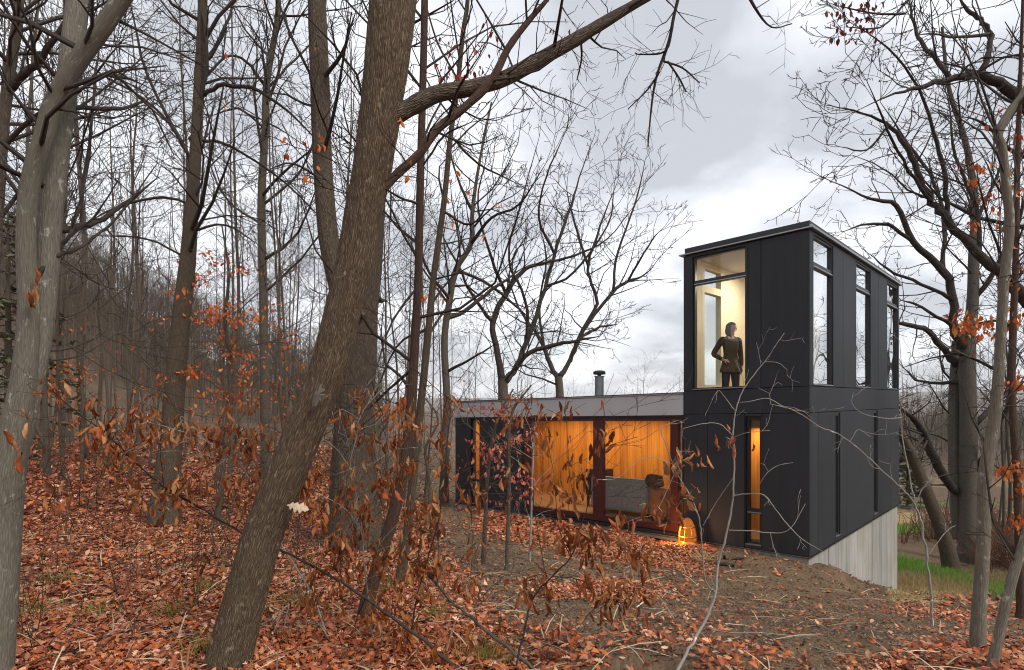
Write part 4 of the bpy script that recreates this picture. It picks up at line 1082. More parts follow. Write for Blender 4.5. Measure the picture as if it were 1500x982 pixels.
# trees beyond the low wing
hero_tree('walnut_tree', 'crooked grey trunk at the far corner of the low wing', 'grey',
    [(650, 742, 12.8), (652, 640, 11.9), (655, 588, 11.0), (651, 500, 10.2), (659, 439, 9.3), (668, 395, 8.5), (690, 357, 7.6), (692, 310, 6.0), (702, 240, 4.2), (720, 150, 2.5)],
    [[(651, 470, 7), (680, 455, 6), (720, 425, 5), (766, 393, 3)], [(690, 357, 6), (720, 320, 4), (760, 300, 3), (800, 240, 2)], [(660, 440, 5), (630, 400, 4), (600, 330, 2)], [(668, 395, 5), (720, 420, 4), (780, 470, 3)], [(692, 310, 5), (670, 260, 3), (650, 190, 2)], [(655, 545, 5), (700, 520, 3), (725, 505, 2)]],
    base=18, seed=19, twigs=(14, (1.6, 3.4), 2), t0=.4, rmin=.0058)
hero_tree('locust_tree', 'many limbed bare tree spreading right behind the low grey roof', 'grey',
    [(738, 740, 20.2), (737, 650, 17.6), (737, 582, 15.1), (736, 555, 13.4)],
    [[(736, 560, 11.8), (728, 516, 9.2), (722, 472, 8.4), (744, 425, 7.6), (770, 395, 5.9), (800, 385, 4.2), (840, 375, 3.4), (890, 350, 2.5), (930, 300, 1.7)], [(738, 560, 11.8), (752, 545, 9.2), (772, 500, 7.6), (799, 423, 5.9), (812, 372, 5.0), (832, 313, 4.2), (849, 260, 2.5), (870, 200, 1.7)],
     [(752, 545, 7.6), (777, 516, 6.7), (816, 505, 5.9), (850, 498, 4.2), (878, 493, 2.5)], [(722, 472, 5.9), (690, 430, 4.2), (672, 390, 3.4), (640, 330, 2.5)], [(772, 500, 5.9), (770, 440, 4.2), (745, 380, 3.4), (760, 310, 2.5), (790, 200, 1.7)], [(740, 428, 5.0), (720, 380, 4.2), (700, 300, 2.5), (715, 220, 1.7)], [(800, 420, 4.2), (840, 400, 3.4), (890, 330, 2.5), (900, 270, 1.7)],
     [(812, 372, 4.2), (790, 320, 3.4), (800, 260, 2.5), (830, 190, 1.7)]],
    base=24, seed=20, twigs=(2, (2, 4), 2), t0=.8, rmin=.0072, limb_twigs=(1.5, (1.0, 3.0), 3), dens=1.0)
hero_tree('cherry_tree', 'bare tree with outward curving limbs beyond the chimney', 'grey',
    [(820, 730, 16.8), (820, 640, 14.3), (820, 580, 11.8), (818, 552, 10.9)],
    [[(818, 555, 8.4), (805, 533, 6.7), (797, 510, 5.9), (783, 485, 5.0), (760, 450, 3.4), (735, 380, 2.5)], [(820, 552, 8.4), (832, 535, 6.7), (849, 494, 5.9), (871, 461, 5.0), (898, 428, 5.0), (920, 412, 4.2), (945, 402, 2.5), (967, 378, 1.7)], [(835, 530, 6.7), (848, 495, 5.0), (874, 445, 5.0), (866, 415, 4.2), (862, 388, 4.2), (880, 330, 3.4), (905, 265, 1.7)],
     [(862, 390, 4.2), (845, 340, 3.4), (830, 280, 2.5)], [(898, 428, 4.2), (905, 370, 3.4), (930, 300, 2.5), (945, 235, 1.7)], [(849, 494, 4.2), (880, 480, 3.4), (905, 475, 1.7)], [(920, 412, 3.4), (950, 360, 2.5), (965, 340, 1.7)], [(797, 510, 4.2), (790, 450, 3.4), (800, 380, 2.5), (790, 330, 1.7)]],
    base=27, seed=21, twigs=(2, (2, 4), 2), t0=.8, rmin=.0078, limb_twigs=(1.5, (1.0, 3.0), 3), dens=1.0)

# right of the house
hero_tree('white_oak_tree', 'largest grey oak trunk on the lawn edge beyond the tower', 'rightgrey',
    [(1419, 843, 24.8), (1418, 760, 21.2), (1418, 680, 21.2), (1418, 600, 21.2), (1417, 530, 20.2), (1420, 490, 16.6), (1425, 440, 14.7), (1426, 380, 12.9), (1428, 320, 11.0), (1424, 260, 9.2), (1412, 200, 7.4), (1390, 130, 5.5), (1380, 40, 3.7)],
    [[(1410, 510, 13.8), (1398, 480, 12.0), (1396, 440, 11.0), (1382, 399, 10.1), (1337, 354, 8.3), (1314, 302, 6.4), (1274, 291, 4.6), (1217, 265, 2.8)], [(1405, 540, 11.0), (1388, 519, 9.2), (1360, 485, 7.4), (1331, 476, 6.4), (1305, 470, 5.5)], [(1406, 725, 12.0), (1390, 708, 12.0), (1368, 672, 12.0), (1355, 640, 10.1), (1340, 615, 8.7), (1322, 600, 7.4)],
     [(1382, 399, 6.4), (1384, 340, 5.5), (1370, 270, 4.6), (1330, 210, 3.7), (1290, 150, 1.8)], [(1337, 354, 5.5), (1300, 330, 4.6), (1262, 330, 2.8), (1235, 340, 1.8)], [(1396, 440, 6.4), (1360, 420, 4.6), (1310, 400, 3.7), (1270, 370, 1.8)], [(1425, 440, 8.3), (1455, 400, 6.4), (1490, 330, 4.6), (1510, 250, 2.8)], [(1430, 620, 8.3), (1470, 580, 6.4), (1520, 560, 4.6)], [(1432, 690, 9.2), (1455, 640, 7.4), (1490, 570, 5.5)],
     [(1420, 560, 6.4), (1350, 560, 3.7), (1325, 540, 2.8)], [(1398, 480, 5.5), (1350, 450, 3.7), (1320, 440, 2.8)], [(1428, 330, 5.5), (1460, 260, 3.7), (1480, 190, 2.8)], [(1352, 640, 4.6), (1335, 660, 3.7), (1322, 655, 2.8)]],
    base=18.5, seed=22, twigs=(10, (1.2, 3.0), 2), t0=.5, rmin=.0058, sides=40, rough=.03, flare=1.2, limb_twigs=(1.5, (.7, 2.2), 3), dens=1.25,
    extra=[([(1404, 790, 15), (1401, 730, 15), (1398, 660, 15), (1398, 590, 15), (1400, 540, 14), (1400, 500, 9)], .25, .3)])
hero_tree('tilted_tree', 'brown trunk tilting towards the concrete wall under the tower', 'brown',
    [(1396, 838, 20), (1380, 780, 18), (1357, 720, 16), (1337, 670, 14), (1322, 640, 12), (1302, 600, 9), (1280, 540, 6)], [[(1357, 720, 5), (1340, 690, 4), (1330, 640, 2)], [(1340, 680, 5), (1360, 640, 3), (1370, 600, 2)]],
    seed=23, twigs=(6, (.8, 2), 2), t0=.4, rmin=.0058, sides=24)
hero_tree('black_oak_tree', 'dark heavy limbed oak reaching over the tower from beyond the frame', 'oak',
    [(1640, 900, 39.1), (1625, 760, 35.7), (1600, 620, 34.0), (1580, 520, 32.3), (1575, 430, 28.9), (1570, 330, 27.2), (1565, 220, 23.8), (1570, 80, 17.0), (1580, -100, 10.2)],
    [[(1578, 500, 22.1), (1540, 465, 20.4), (1500, 437, 17.8), (1474, 408, 15.3), (1434, 371, 12.8), (1388, 325, 11.0), (1365, 297, 9.3), (1343, 251, 7.6), (1325, 211, 6.8), (1297, 182, 5.1), (1251, 162, 3.4), (1206, 154, 1.7)],
     [(1566, 220, 20.4), (1530, 185, 18.7), (1500, 154, 17.0), (1468, 125, 14.4), (1440, 112, 12.8), (1420, 110, 11.0), (1388, 117, 8.5), (1348, 128, 6.0), (1300, 142, 3.4), (1250, 165, 1.7)], [(1390, 112, 6.8), (1365, 80, 6.0), (1348, 60, 5.1), (1338, 34, 4.2), (1331, -5, 3.4)], [(1440, 108, 7.6), (1448, 75, 7.6), (1452, 48, 6.8), (1435, 30, 6.0), (1417, 15, 5.1), (1403, -10, 4.2)],
     [(1388, 325, 6.8), (1384, 270, 6.0), (1372, 210, 5.1), (1345, 130, 3.4), (1300, 70, 2.5), (1240, 30, 1.7)], [(1365, 297, 5.1), (1330, 250, 4.2), (1300, 190, 3.4), (1270, 120, 1.7)], [(1434, 371, 6.8), (1430, 300, 5.1), (1400, 230, 4.2), (1390, 150, 2.5)], [(1450, 50, 5.1), (1400, 55, 3.4), (1370, 50, 2.5), (1340, 52, 1.7)], [(1568, 300, 10.2), (1520, 240, 7.6), (1480, 220, 5.1), (1440, 180, 3.4), (1400, 170, 1.7)],
     [(1475, 410, 6.8), (1480, 340, 5.1), (1465, 270, 3.4)], [(1331, 0, 3.4), (1290, 40, 2.5), (1240, 40, 1.7)], [(1325, 20, 3.4), (1280, 20, 2.5), (1225, 8, 1.7)], [(1300, 185, 3.4), (1270, 220, 2.5), (1230, 215, 1.7)]],
    base=11.2, seed=24, twigs=(6, (1.5, 3.5), 2), t0=.4, rmin=.0048, sides=32, rough=.03, limb_twigs=(2.1, (.6, 1.9), 3), dens=1.5)
lp = [px(NR.uniform(1215, 1290), NR.uniform(0, 60), 10.8) for _ in range(70)]
bo = bpy.data.objects['black_oak_tree']; add_leaves(bo, tuple(bo.location), lp, NR, (.09, .16), PAL_RED * .6, SMALL)
hero_tree('tulip_tree', 'pale straight lichen specked trunk nearest the slope edge', 'lightpole',
    [(1432, 948, 20), (1434, 899, 18), (1440, 802, 17), (1443, 698, 17), (1452, 646, 16), (1459, 595, 15), (1462, 560, 14), (1465, 513, 13), (1471, 411, 12), (1479, 331, 12), (1474, 274, 11), (1468, 217, 11), (1462, 197, 12), (1479, 165, 12), (1500, 137, 11), (1540, 60, 9)],
    [[(1462, 200, 4), (1440, 150, 3), (1420, 100, 2)], [(1459, 600, 3), (1500, 560, 2)], [(1471, 411, 3), (1440, 360, 2), (1410, 340, 2)]], seed=25, twigs=(8, (.4, 1.2), 2), t0=.4, rmin=.003, sides=28, rough=.012, flare=1.1)
hero_tree('sapling_pole', 'slim grey stem leaning outwards beside the pale straight trunk', 'lightpole',
    [(1450, 992, 14), (1470, 900, 13), (1485, 840, 13), (1500, 795, 12), (1530, 680, 10), (1560, 500, 8), (1580, 300, 4)], [], seed=26, twigs=(6, (.4, 1.2), 2), t0=.3, rmin=.0025, sides=20, rough=.012, flare=1.1)
ro, d_, ends, loc = hero_tree('scarlet_oak_tree', 'dark stem with clusters of orange leaves by the slope', 'red',
    [(1496, 895, 11), (1492, 768, 10), (1489, 680, 10), (1482, 580, 9), (1484, 480, 9), (1488, 380, 8), (1490, 250, 7), (1495, 100, 5), (1500, -50, 3)],
    [[(1484, 480, 5), (1455, 470, 4), (1415, 480, 3)], [(1489, 690, 4), (1470, 690, 3), (1455, 680, 2)], [(1486, 420, 4), (1450, 330, 3), (1430, 250, 2)], [(1490, 300, 4), (1465, 280, 3), (1440, 230, 2)], [(1482, 580, 4), (1500, 560, 3), (1530, 555, 2)], [(1490, 250, 3), (1505, 200, 2), (1520, 120, 2)]],
    base=8.8, seed=27, twigs=(10, (.5, 1.3), 2), t0=.3, rmin=.0042, sides=16)
lp = []
for x, y, n, s_ in ((1432, 240, 12, 8), (1428, 265, 8, 7), (1450, 285, 10, 12), (1475, 255, 8, 10), (1490, 280, 10, 12), (1470, 320, 8, 14), (1420, 470, 30, 14), (1440, 478, 24, 12), (1408, 478, 10, 7), (1485, 465, 16, 14), (1490, 345, 10, 14), (1480, 690, 26, 12), (1495, 680, 16, 10), (1472, 685, 12, 8), (1494, 560, 22, 10), (1495, 720, 14, 10), (1490, 400, 8, 16), (1425, 325, 6, 8), (1490, 210, 14, 20), (1470, 180, 6, 18), (1490, 766, 14, 9), (1497, 770, 10, 8)):
    lp += [px(x + NR.normal(0, s_), y + NR.normal(0, s_ * .6), d_ + NR.normal(0, .25)) for _ in range(int(n * 1.6))]
add_leaves(ro, loc, lp, NR, (.065, .12), PAL_ORANGE * .9, SMALL, jit=.03)
# trees off to the side that show in the tower glass
for i, (x, y, h_, lab) in enumerate(((16.5, 13.6, 8, 'bare spreading tree standing past the pale straight trunk, mirrored in the tower glass'), (21, 17.5, 9, 'tall bare tree further down the slope, mirrored in the tower glass'), (25, 15, 9, 'wide bare tree furthest down the slope, mirrored in the tower glass'), (19.5, 12.2, 7, 'crooked tan tree lowest on the open slope, mirrored in the tower glass'))):
    rg = random.Random(40 + i); z = g1(x, y)
    T = Strands(); P = smooth_path([(x, y, z - .1, .2), (x + .15, y, z + h_ * .3, .17), (x - .1, y + .2, z + h_ * .6, .12), (x + .2, y, z + h_, .05)], 4)
    T.add([tuple(p[:3]) for p in P], list(P[:, 3]), 16)
    C = Strands(); sprout(C, P[:, :3], P[:, 3], rg, .008, 16, (1.8, 4.0), 3, .3, 1, .07, .9)
    r_ = thing('field_tree', lab, 'tree', (x, y, z)); link('trunk', T.mesh('trunk', .03, (x, y, z)), MAT['lightpole' if i == 3 else 'rightgrey'], r_); link('crown', C.mesh('crown', 0, (x, y, z)), MAT['grey'], r_)

# ------------------------------------------------------------------ saplings and branches with hanging dry leaves
def carrier(name, label, cat, mat, stems, rmin=.0016, twig=(5, (.15, .6)), seed=1, tail=True, jitter=.5):
    """stems of (px, py, width, depth) rows; the first point of the first stem is the foot"""
    rg = random.Random(seed)
    M = Strands(); paths = []
    f = stems[0][0]; b = px(f[0], f[1], f[3]); z = g1(b[0], b[1])
    for k, s_ in enumerate(stems):
        P = []
        for q in s_: P.append((*px(q[0], q[1], q[3]), max(q[2] / F * q[3] / 2 * .43, rmin)))
        S_ = smooth_path(P, 5)
        S_[1:-1, :3] += np.array([[rg.gauss(0, 1) for _ in range(3)] for _ in range(len(S_) - 2)]).reshape(-1, 3) * S_[1:-1, 3:4] * jitter
        pp, rr = S_[:, :3], S_[:, 3]
        if k == 0:
            pp = np.vstack([[pp[0][0], pp[0][1], min(z, pp[0][2]) - .05], pp]); rr = np.r_[rr[0], rr]
        M.add([tuple(p) for p in pp], list(rr), 12 if rr.max() > .006 else 7); paths.append((pp, rr))
    loc = (float(b[0]), float(b[1]), z)
    for pp, rr in paths:
        L = float(np.linalg.norm(np.diff(pp, axis=0), axis=1).sum())
        sprout(M, pp, rr, rg, rmin * .8, max(1, int(L * twig[0])), twig[1], 1, .2, 1, .02, 4.5, (30, 75), .3)
    o = thing(name, label, cat, loc)
    return dict(o=o, loc=loc, M=M, paths=paths, mat=mat, leaves=[], rmin=rmin, rg=rg)
CR = []
CR.append(carrier('leafy_branch', 'long dark fallen branch hung with curled brown leaves, passing behind the leaning trunk', 'branch', 'twig',
    [[(690, 995, 13, 3.62), (640, 955, 12, 3.7), (560, 895, 10, 3.85), (500, 853, 9, 4.05), (440, 820, 8, 4.25), (400, 800, 8, 4.4), (345, 775, 7, 4.4), (290, 742, 6, 4.15), (240, 712, 6, 3.9), (200, 680, 5, 3.7), (165, 645, 4.5, 3.5), (95, 590, 3.5, 3.3), (70, 565, 2.5, 3.25)],
     [(240, 712, 3, 3.9), (235, 650, 2.5, 3.8), (240, 600, 2, 3.75)], [(180, 660, 3, 3.6), (150, 690, 2, 3.5), (72, 735, 1.6, 3.4)], [(500, 853, 4, 4.05), (495, 800, 3, 4.1), (470, 735, 2, 4.15)], [(345, 775, 3, 4.4), (360, 740, 2.5, 4.4), (338, 715, 2, 4.4)], [(290, 742, 3, 4.15), (300, 790, 2, 4.1), (250, 870, 1.6, 4.0)]], seed=1))
CR.append(carrier('leafy_sapling', 'thin pale twisting sapling stem beside the leaning trunk foot', 'sapling', 'pale',
    [[(480, 940, 7, 4.2), (462, 880, 6.5, 4.35), (430, 825, 6, 4.45), (395, 770, 5.5, 4.5), (363, 696, 5, 4.4), (335, 668, 4.5, 4.3), (319, 657, 4, 4.2), (290, 640, 3.5, 4.1), (265, 632, 3, 4.0), (216, 618, 2.5, 3.9)],
     [(363, 696, 3, 4.4), (350, 670, 2.5, 4.3), (368, 645, 2, 4.3)], [(445, 845, 4, 4.4), (420, 900, 3, 4.3), (415, 960, 2, 4.2)], [(319, 657, 2.5, 4.2), (330, 635, 2, 4.2)]], seed=2))
CR.append(carrier('leafy_sapling', 'pale crooked sapling with brown leaf clusters in front of the furrowed oak', 'sapling', 'pale',
    [[(545, 930, 6, 4.3), (536, 850, 5.5, 4.3), (530, 780, 5, 4.3), (524, 735, 4.5, 4.3), (513, 685, 4.5, 4.25), (522, 640, 4, 4.2), (530, 606, 3.5, 4.2), (555, 575, 3, 4.2), (575, 560, 2, 4.2)],
     [(516, 690, 3, 4.25), (495, 660, 2.5, 4.2), (470, 640, 2, 4.2)], [(530, 780, 3, 4.3), (505, 745, 2.5, 4.2), (450, 715, 2, 4.2)], [(527, 615, 2.5, 4.2), (500, 600, 2, 4.1), (485, 612, 1.6, 4.1)], [(534, 830, 3, 4.3), (570, 780, 2.5, 4.2), (600, 755, 2, 4.2)], [(536, 850, 3, 4.3), (500, 880, 2, 4.2), (465, 890, 1.8, 4.1)]], seed=3))
CR.append(carrier('fallen_branch', 'thick grey broken branch propped up from the leaf litter', 'branch', 'grey',
    [[(792, 990, 14, 3.62), (745, 950, 13, 3.75), (700, 913, 11, 3.9), (660, 880, 10, 4.05), (630, 845, 9, 4.15), (612, 818, 7, 4.25)], [(640, 860, 5, 4.1), (643, 810, 4, 4.1), (640, 770, 3, 4.1)], [(700, 913, 5, 3.9), (690, 860, 3.5, 3.9), (692, 800, 2.5, 3.9), (690, 745, 2, 3.9)]], seed=4))
CR.append(carrier('leafy_sapling', 'dark thin sapling thick with hanging leaves near the corner of the low wing', 'sapling', 'twig',
    [[(598, 962, 6, 3.95), (610, 880, 5.5, 3.95), (635, 790, 5, 3.95), (650, 715, 4, 3.9), (655, 650, 3.5, 3.9), (662, 605, 2.5, 3.9), (690, 560, 2, 3.9)], [(620, 840, 3, 3.95), (600, 780, 2.5, 3.95), (585, 700, 2, 4.0), (590, 610, 1.8, 4.0)], [(650, 715, 2.5, 3.9), (690, 735, 2, 3.9)], [(655, 660, 2, 3.9), (640, 640, 1.8, 3.9)], [(605, 920, 3, 3.95), (580, 900, 2.5, 3.9), (545, 905, 2, 3.85)]], seed=5))
CR.append(carrier('leafy_sapling', 'dark forked sapling with leaves hanging before the sliding door', 'sapling', 'twig',
    [[(752, 992, 7, 3.62), (768, 925, 6.5, 3.65), (780, 880, 6, 3.7), (805, 848, 5.5, 3.7), (836, 817, 5, 3.7), (850, 775, 3.5, 3.7), (870, 710, 3, 3.65), (884, 655, 2.5, 3.6), (886, 610, 1.8, 3.6)],
     [(836, 817, 3, 3.7), (818, 770, 2.5, 3.7), (812, 700, 2, 3.75), (800, 640, 1.8, 3.8)], [(850, 775, 2.5, 3.7), (835, 700, 2, 3.7), (830, 620, 1.6, 3.7)], [(810, 845, 3, 3.7), (850, 850, 2.5, 3.65), (890, 880, 2, 3.6)], [(884, 655, 2, 3.6), (935, 640, 1.6, 3.6)], [(800, 850, 2.5, 3.7), (775, 700, 2, 3.8), (765, 620, 1.6, 3.8)], [(850, 775, 2.5, 3.7), (895, 790, 2, 3.7), (945, 815, 1.8, 3.7)]], seed=6))
CR.append(carrier('bare_sapling', 'pale many branched bare sapling rising in front of the tower', 'sapling', 'pale',
    [[(985, 995, 11, 3.55), (1010, 950, 10, 3.65), (1035, 905, 9, 3.75), (1047, 870, 8.5, 3.8), (1052, 825, 7.5, 3.85), (1066, 775, 6.5, 3.85), (1074, 725, 6, 3.85), (1076, 680, 5.5, 3.85), (1074, 640, 5, 3.85), (1077, 605, 4.5, 3.85), (1087, 575, 4, 3.85), (1100, 555, 3.5, 3.85), (1120, 530, 3, 3.85), (1135, 508, 2.5, 3.8), (1149, 488, 2, 3.8)],
     [(1047, 868, 5, 3.8), (1033, 850, 4.5, 3.75), (1028, 800, 4.5, 3.7), (1024, 760, 4.5, 3.65), (1010, 725, 4.5, 3.6), (995, 700, 4, 3.6), (985, 680, 4, 3.55), (976, 652, 3.5, 3.5), (969, 635, 3, 3.5), (972, 625, 2.5, 3.5), (990, 617, 2, 3.5)],
     [(1076, 726, 4, 3.85), (1090, 724, 3.5, 3.8), (1118, 725, 3.5, 3.7), (1135, 745, 3, 3.7), (1153, 768, 3, 3.65), (1175, 790, 2.5, 3.6), (1205, 808, 1.8, 3.55)], [(1068, 777, 4, 3.85), (1100, 778, 3.5, 3.8), (1140, 781, 3, 3.75), (1160, 772, 2.5, 3.7), (1180, 738, 2, 3.7)],
     [(1128, 780, 2.5, 3.75), (1133, 800, 2, 3.75), (1142, 828, 1.8, 3.7)], [(1074, 640, 3.5, 3.85), (1055, 622, 3, 3.9), (1030, 621, 2.5, 3.9), (1000, 628, 1.8, 3.9)], [(1078, 604, 3, 3.85), (1064, 585, 2.5, 3.9), (1052, 572, 2, 3.9), (1048, 590, 1.5, 3.9)], [(1084, 590, 3, 3.85), (1100, 588, 2.5, 3.8), (1125, 584, 2.5, 3.8), (1150, 597, 2.5, 3.75), (1185, 605, 1.8, 3.7)],
     [(1115, 537, 2.5, 3.85), (1112, 520, 2, 3.85), (1108, 502, 1.6, 3.85)], [(1120, 530, 2.2, 3.85), (1140, 532, 2, 3.8), (1153, 542, 1.5, 3.8)], [(1110, 715, 2.5, 3.75), (1122, 695, 2, 3.7), (1140, 682, 2, 3.7), (1162, 678, 1.6, 3.65)], [(1074, 700, 2.5, 3.85), (1050, 735, 2, 3.9), (1030, 770, 1.8, 3.9)], [(1076, 640, 2.5, 3.85), (1095, 634, 2, 3.8), (1128, 631, 1.6, 3.75)],
     [(985, 680, 2.5, 3.55), (945, 670, 2, 3.5), (905, 700, 2, 3.5), (875, 703, 1.8, 3.5)], [(990, 690, 2.5, 3.55), (960, 750, 2, 3.55), (930, 760, 1.8, 3.55), (860, 790, 1.6, 3.6)]], seed=7, twig=(3.0, (.06, .22)), jitter=.35))
CR.append(carrier('slope_sapling', 'thin sapling on the slope edge sending one long branch across the tower side', 'sapling', 'pale',
    [[(1366, 912, 8, 6.3), (1362, 850, 7.5, 6.3), (1355, 800, 7, 6.3), (1347, 760, 6.5, 6.3), (1338, 735, 6, 6.25), (1315, 710, 5, 6.1), (1290, 688, 4.5, 6.0), (1255, 655, 4, 5.9), (1225, 635, 4, 5.8), (1200, 625, 3.5, 5.8), (1170, 605, 3, 5.7), (1150, 597, 2.5, 5.7), (1128, 592, 2, 5.7)],
     [(1342, 745, 4, 6.3), (1333, 700, 4, 6.35), (1322, 640, 3.5, 6.4), (1320, 600, 3, 6.4), (1322, 560, 2, 6.4), (1318, 500, 1.6, 6.5)], [(1320, 612, 3, 6.4), (1295, 613, 2.5, 6.3), (1262, 605, 2, 6.2), (1248, 590, 2, 6.2), (1250, 575, 1.5, 6.2)], [(1290, 688, 2.5, 6.0), (1276, 682, 2, 5.9), (1268, 665, 1.6, 5.9)], [(1245, 648, 2.5, 5.9), (1257, 630, 2, 5.9), (1275, 640, 1.5, 5.9)], [(1358, 815, 3, 6.3), (1385, 780, 2.5, 6.3), (1400, 770, 2, 6.3)], [(1340, 740, 3, 6.3), (1352, 715, 2.5, 6.3), (1365, 700, 2, 6.3)]], seed=8, twig=(2.0, (.1, .4)), rmin=.0028))
CL = [  # px, py, count
 (91, 583, 5), (142, 647, 8), (160, 660, 6), (177, 686, 6), (201, 745, 4), (240, 784, 3), (270, 711, 9), (290, 716, 7), (255, 740, 6), (206, 824, 2), (338, 716, 6), (294, 838, 3), (262, 880, 2), (226, 647, 5), (294, 642, 6), (314, 681, 3), (338, 637, 7), (368, 647, 7), (211, 613, 3), (177, 608, 3), (70, 735, 3), (310, 660, 5), (355, 665, 5), (390, 700, 4),
 (485, 616, 6), (515, 629, 4), (532, 586, 3), (545, 655, 4), (442, 728, 7), (489, 801, 8), (506, 814, 8), (472, 702, 6), (493, 870, 8), (541, 904, 6), (558, 723, 8), (558, 702, 5), (592, 607, 6), (610, 633, 6), (618, 749, 6), (640, 779, 4), (644, 844, 9), (601, 938, 7), (579, 900, 6), (614, 800, 6), (661, 612, 3), (640, 650, 2), (661, 702, 4), (691, 740, 8), (695, 809, 2), (536, 960, 4), (442, 938, 3), (463, 887, 6), (480, 762, 6), (532, 762, 7), (510, 725, 5), (575, 660, 5), (600, 690, 5), (590, 850, 6), (520, 850, 6), (625, 870, 6), (560, 830, 5),
 (799, 650, 2), (836, 660, 1), (834, 690, 2), (809, 724, 3), (828, 740, 5), (822, 766, 2), (849, 708, 4), (883, 650, 4), (883, 597, 1), (801, 610, 2), (828, 610, 2), (759, 613, 4), (777, 597, 2), (915, 766, 2), (936, 750, 3), (992, 753, 4), (971, 761, 2), (828, 796, 7), (856, 796, 6), (876, 824, 4), (860, 856, 4), (896, 872, 3), (884, 896, 4), (944, 820, 5), (956, 868, 2), (920, 896, 3), (1026, 972, 1), (1015, 672, 3), (1010, 690, 2), (1074, 655, 3), (1008, 730, 2), (742, 690, 3), (700, 700, 2), (405, 935, 2), (312, 942, 2)]
rg = np.random.default_rng(99); rp = random.Random(31)
CL += [(rp.uniform(430, 700), rp.uniform(690, 965), rp.choice((2, 2, 3))) for _ in range(46)] + [(rp.uniform(70, 420), rp.uniform(590, 800), 2) for _ in range(26)] + [(rp.uniform(720, 960), rp.uniform(780, 960), 2) for _ in range(14)]
for x, y, n in CL:
    best = None
    for c in CR[:7]:
        for pp, rr in c['paths']:
            P2 = np.stack([pp[:, 0] / pp[:, 1] * F + CX, -pp[:, 2] / pp[:, 1] * F + HY], 1)
            k = int(np.argmin(np.hypot(P2[:, 0] - x, P2[:, 1] - y + 8))); dd = float(np.hypot(P2[k, 0] - x, P2[k, 1] - y + 8))
            if best is None or dd < best[0]: best = (dd, c, pp[k])
    dd, c, p = best
    D = float(p[1]) + rp.uniform(-.12, .05)
    q = np.array(px(x, y - 10, D))
    mid = (p + q) / 2 + np.array([rp.gauss(0, .02), rp.gauss(0, .02), .03 + rp.gauss(0, .02)])
    path = smooth_path([(*p, .0024), (*mid, .002), (*q, .0014)], 4)
    c['M'].add([tuple(w_[:3]) for w_ in path], list(path[:, 3]), 5)
    L0 = path[len(path) // 3:, :3]
    for k in range(int(n * 3.0) + 1 if n > 1 else 1):
        s_ = L0[rp.randrange(len(L0))] if k > 1 else q
        s_ = s_ + np.array([rp.gauss(0, .042), rp.gauss(0, .06), rp.gauss(0, .036)])
        c['leaves'].append((s_, (y < 620 or x > 1060)))
for c in CR:
    o = c['o']; link('stem', c['M'].mesh('stem', 0, c['loc'], 3), MAT[c['mat']], o)
    if c['leaves']:
        P = np.array([l for l, _ in c['leaves']]); n = len(P)
        X = rg.normal(0, .42, (n, 3)); X[:, 2] -= 1; N = rg.normal(0, 1, (n, 3)); N[:, 1] -= .4
        link('leaves', leaves_mesh('leaves', [(HANG, P, X, N, rg.uniform(.035, .11, n), pal(rg, PAL_DRY, n, .3))], 5, c['loc']), MAT['dry_leaf'], o)
# one pale torn leaf pair caught beside the leaning trunk
me = leaves_mesh('pale_leaf', [([OAK[1], OAK[4]], np.array([px(420, 740, 3.65)]), np.array([(.9, .1, -.22)]), np.array([(0, -.8, .5)]), np.array([.14]), np.array([(.58, .46, .33)]))], 4, CR[1]['loc'])
link('pale_leaf', me, MAT['dry_leaf'], CR[1]['o'])

# small leaved beech saplings
def leafy_beech(name, label, stem, d, clusters, palette, size, seed, mat='grey', rmin=None, spread=1.0):
    rgx = np.random.default_rng(seed); rp = random.Random(seed)
    M = Strands(); P, Rr = to3(stem, d, 0, 5); z = g1(P[0][0], P[0][1])
    P = np.vstack([[P[0][0], P[0][1], z - .05], P]); Rr = np.r_[Rr[0], Rr]
    rmin = rmin or .00028 * d
    M.add([tuple(p) for p in P], list(np.maximum(Rr, rmin)), 8)
    loc = (float(P[0][0]), float(P[0][1]), z); LP = []
    sprout(M, P, Rr, rp, rmin, 12, (.3, .9), 1, .15, 1, .05, 3)
    for x, y, n, s_ in clusters:
        q = np.array(px(x, y, d + rp.uniform(-.4, .4)))
        k = int(np.argmin(np.linalg.norm(P - q, axis=1) + np.where(P[:, 2] > q[2], .4, 0)))
        mid = (P[k] + q) / 2 + np.array([0, rp.gauss(0, .1), rp.gauss(.05, .05)])
        path = smooth_path([(*P[k], rmin * 1.6), (*mid, rmin * 1.3), (*q, rmin)], 5)
        M.add([tuple(w_[:3]) for w_ in path], list(path[:, 3]), 4)
        sprout(M, path[:, :3], path[:, 3], rp, rmin * .8, 4, (.1, .35), 0, .4, 1)
        for _ in range(n): LP.append(q + rgx.normal(0, 1, 3) * np.array([1.3, 1.0, .65]) * s_ * d / F * spread)
    o = thing(name, label, 'sapling', loc); link('stem', M.mesh('stem', 0, loc), MAT[mat], o)
    add_leaves(o, loc, LP, rgx, size, palette, SMALL, droop=.45)
    return o
rc = random.Random(6)
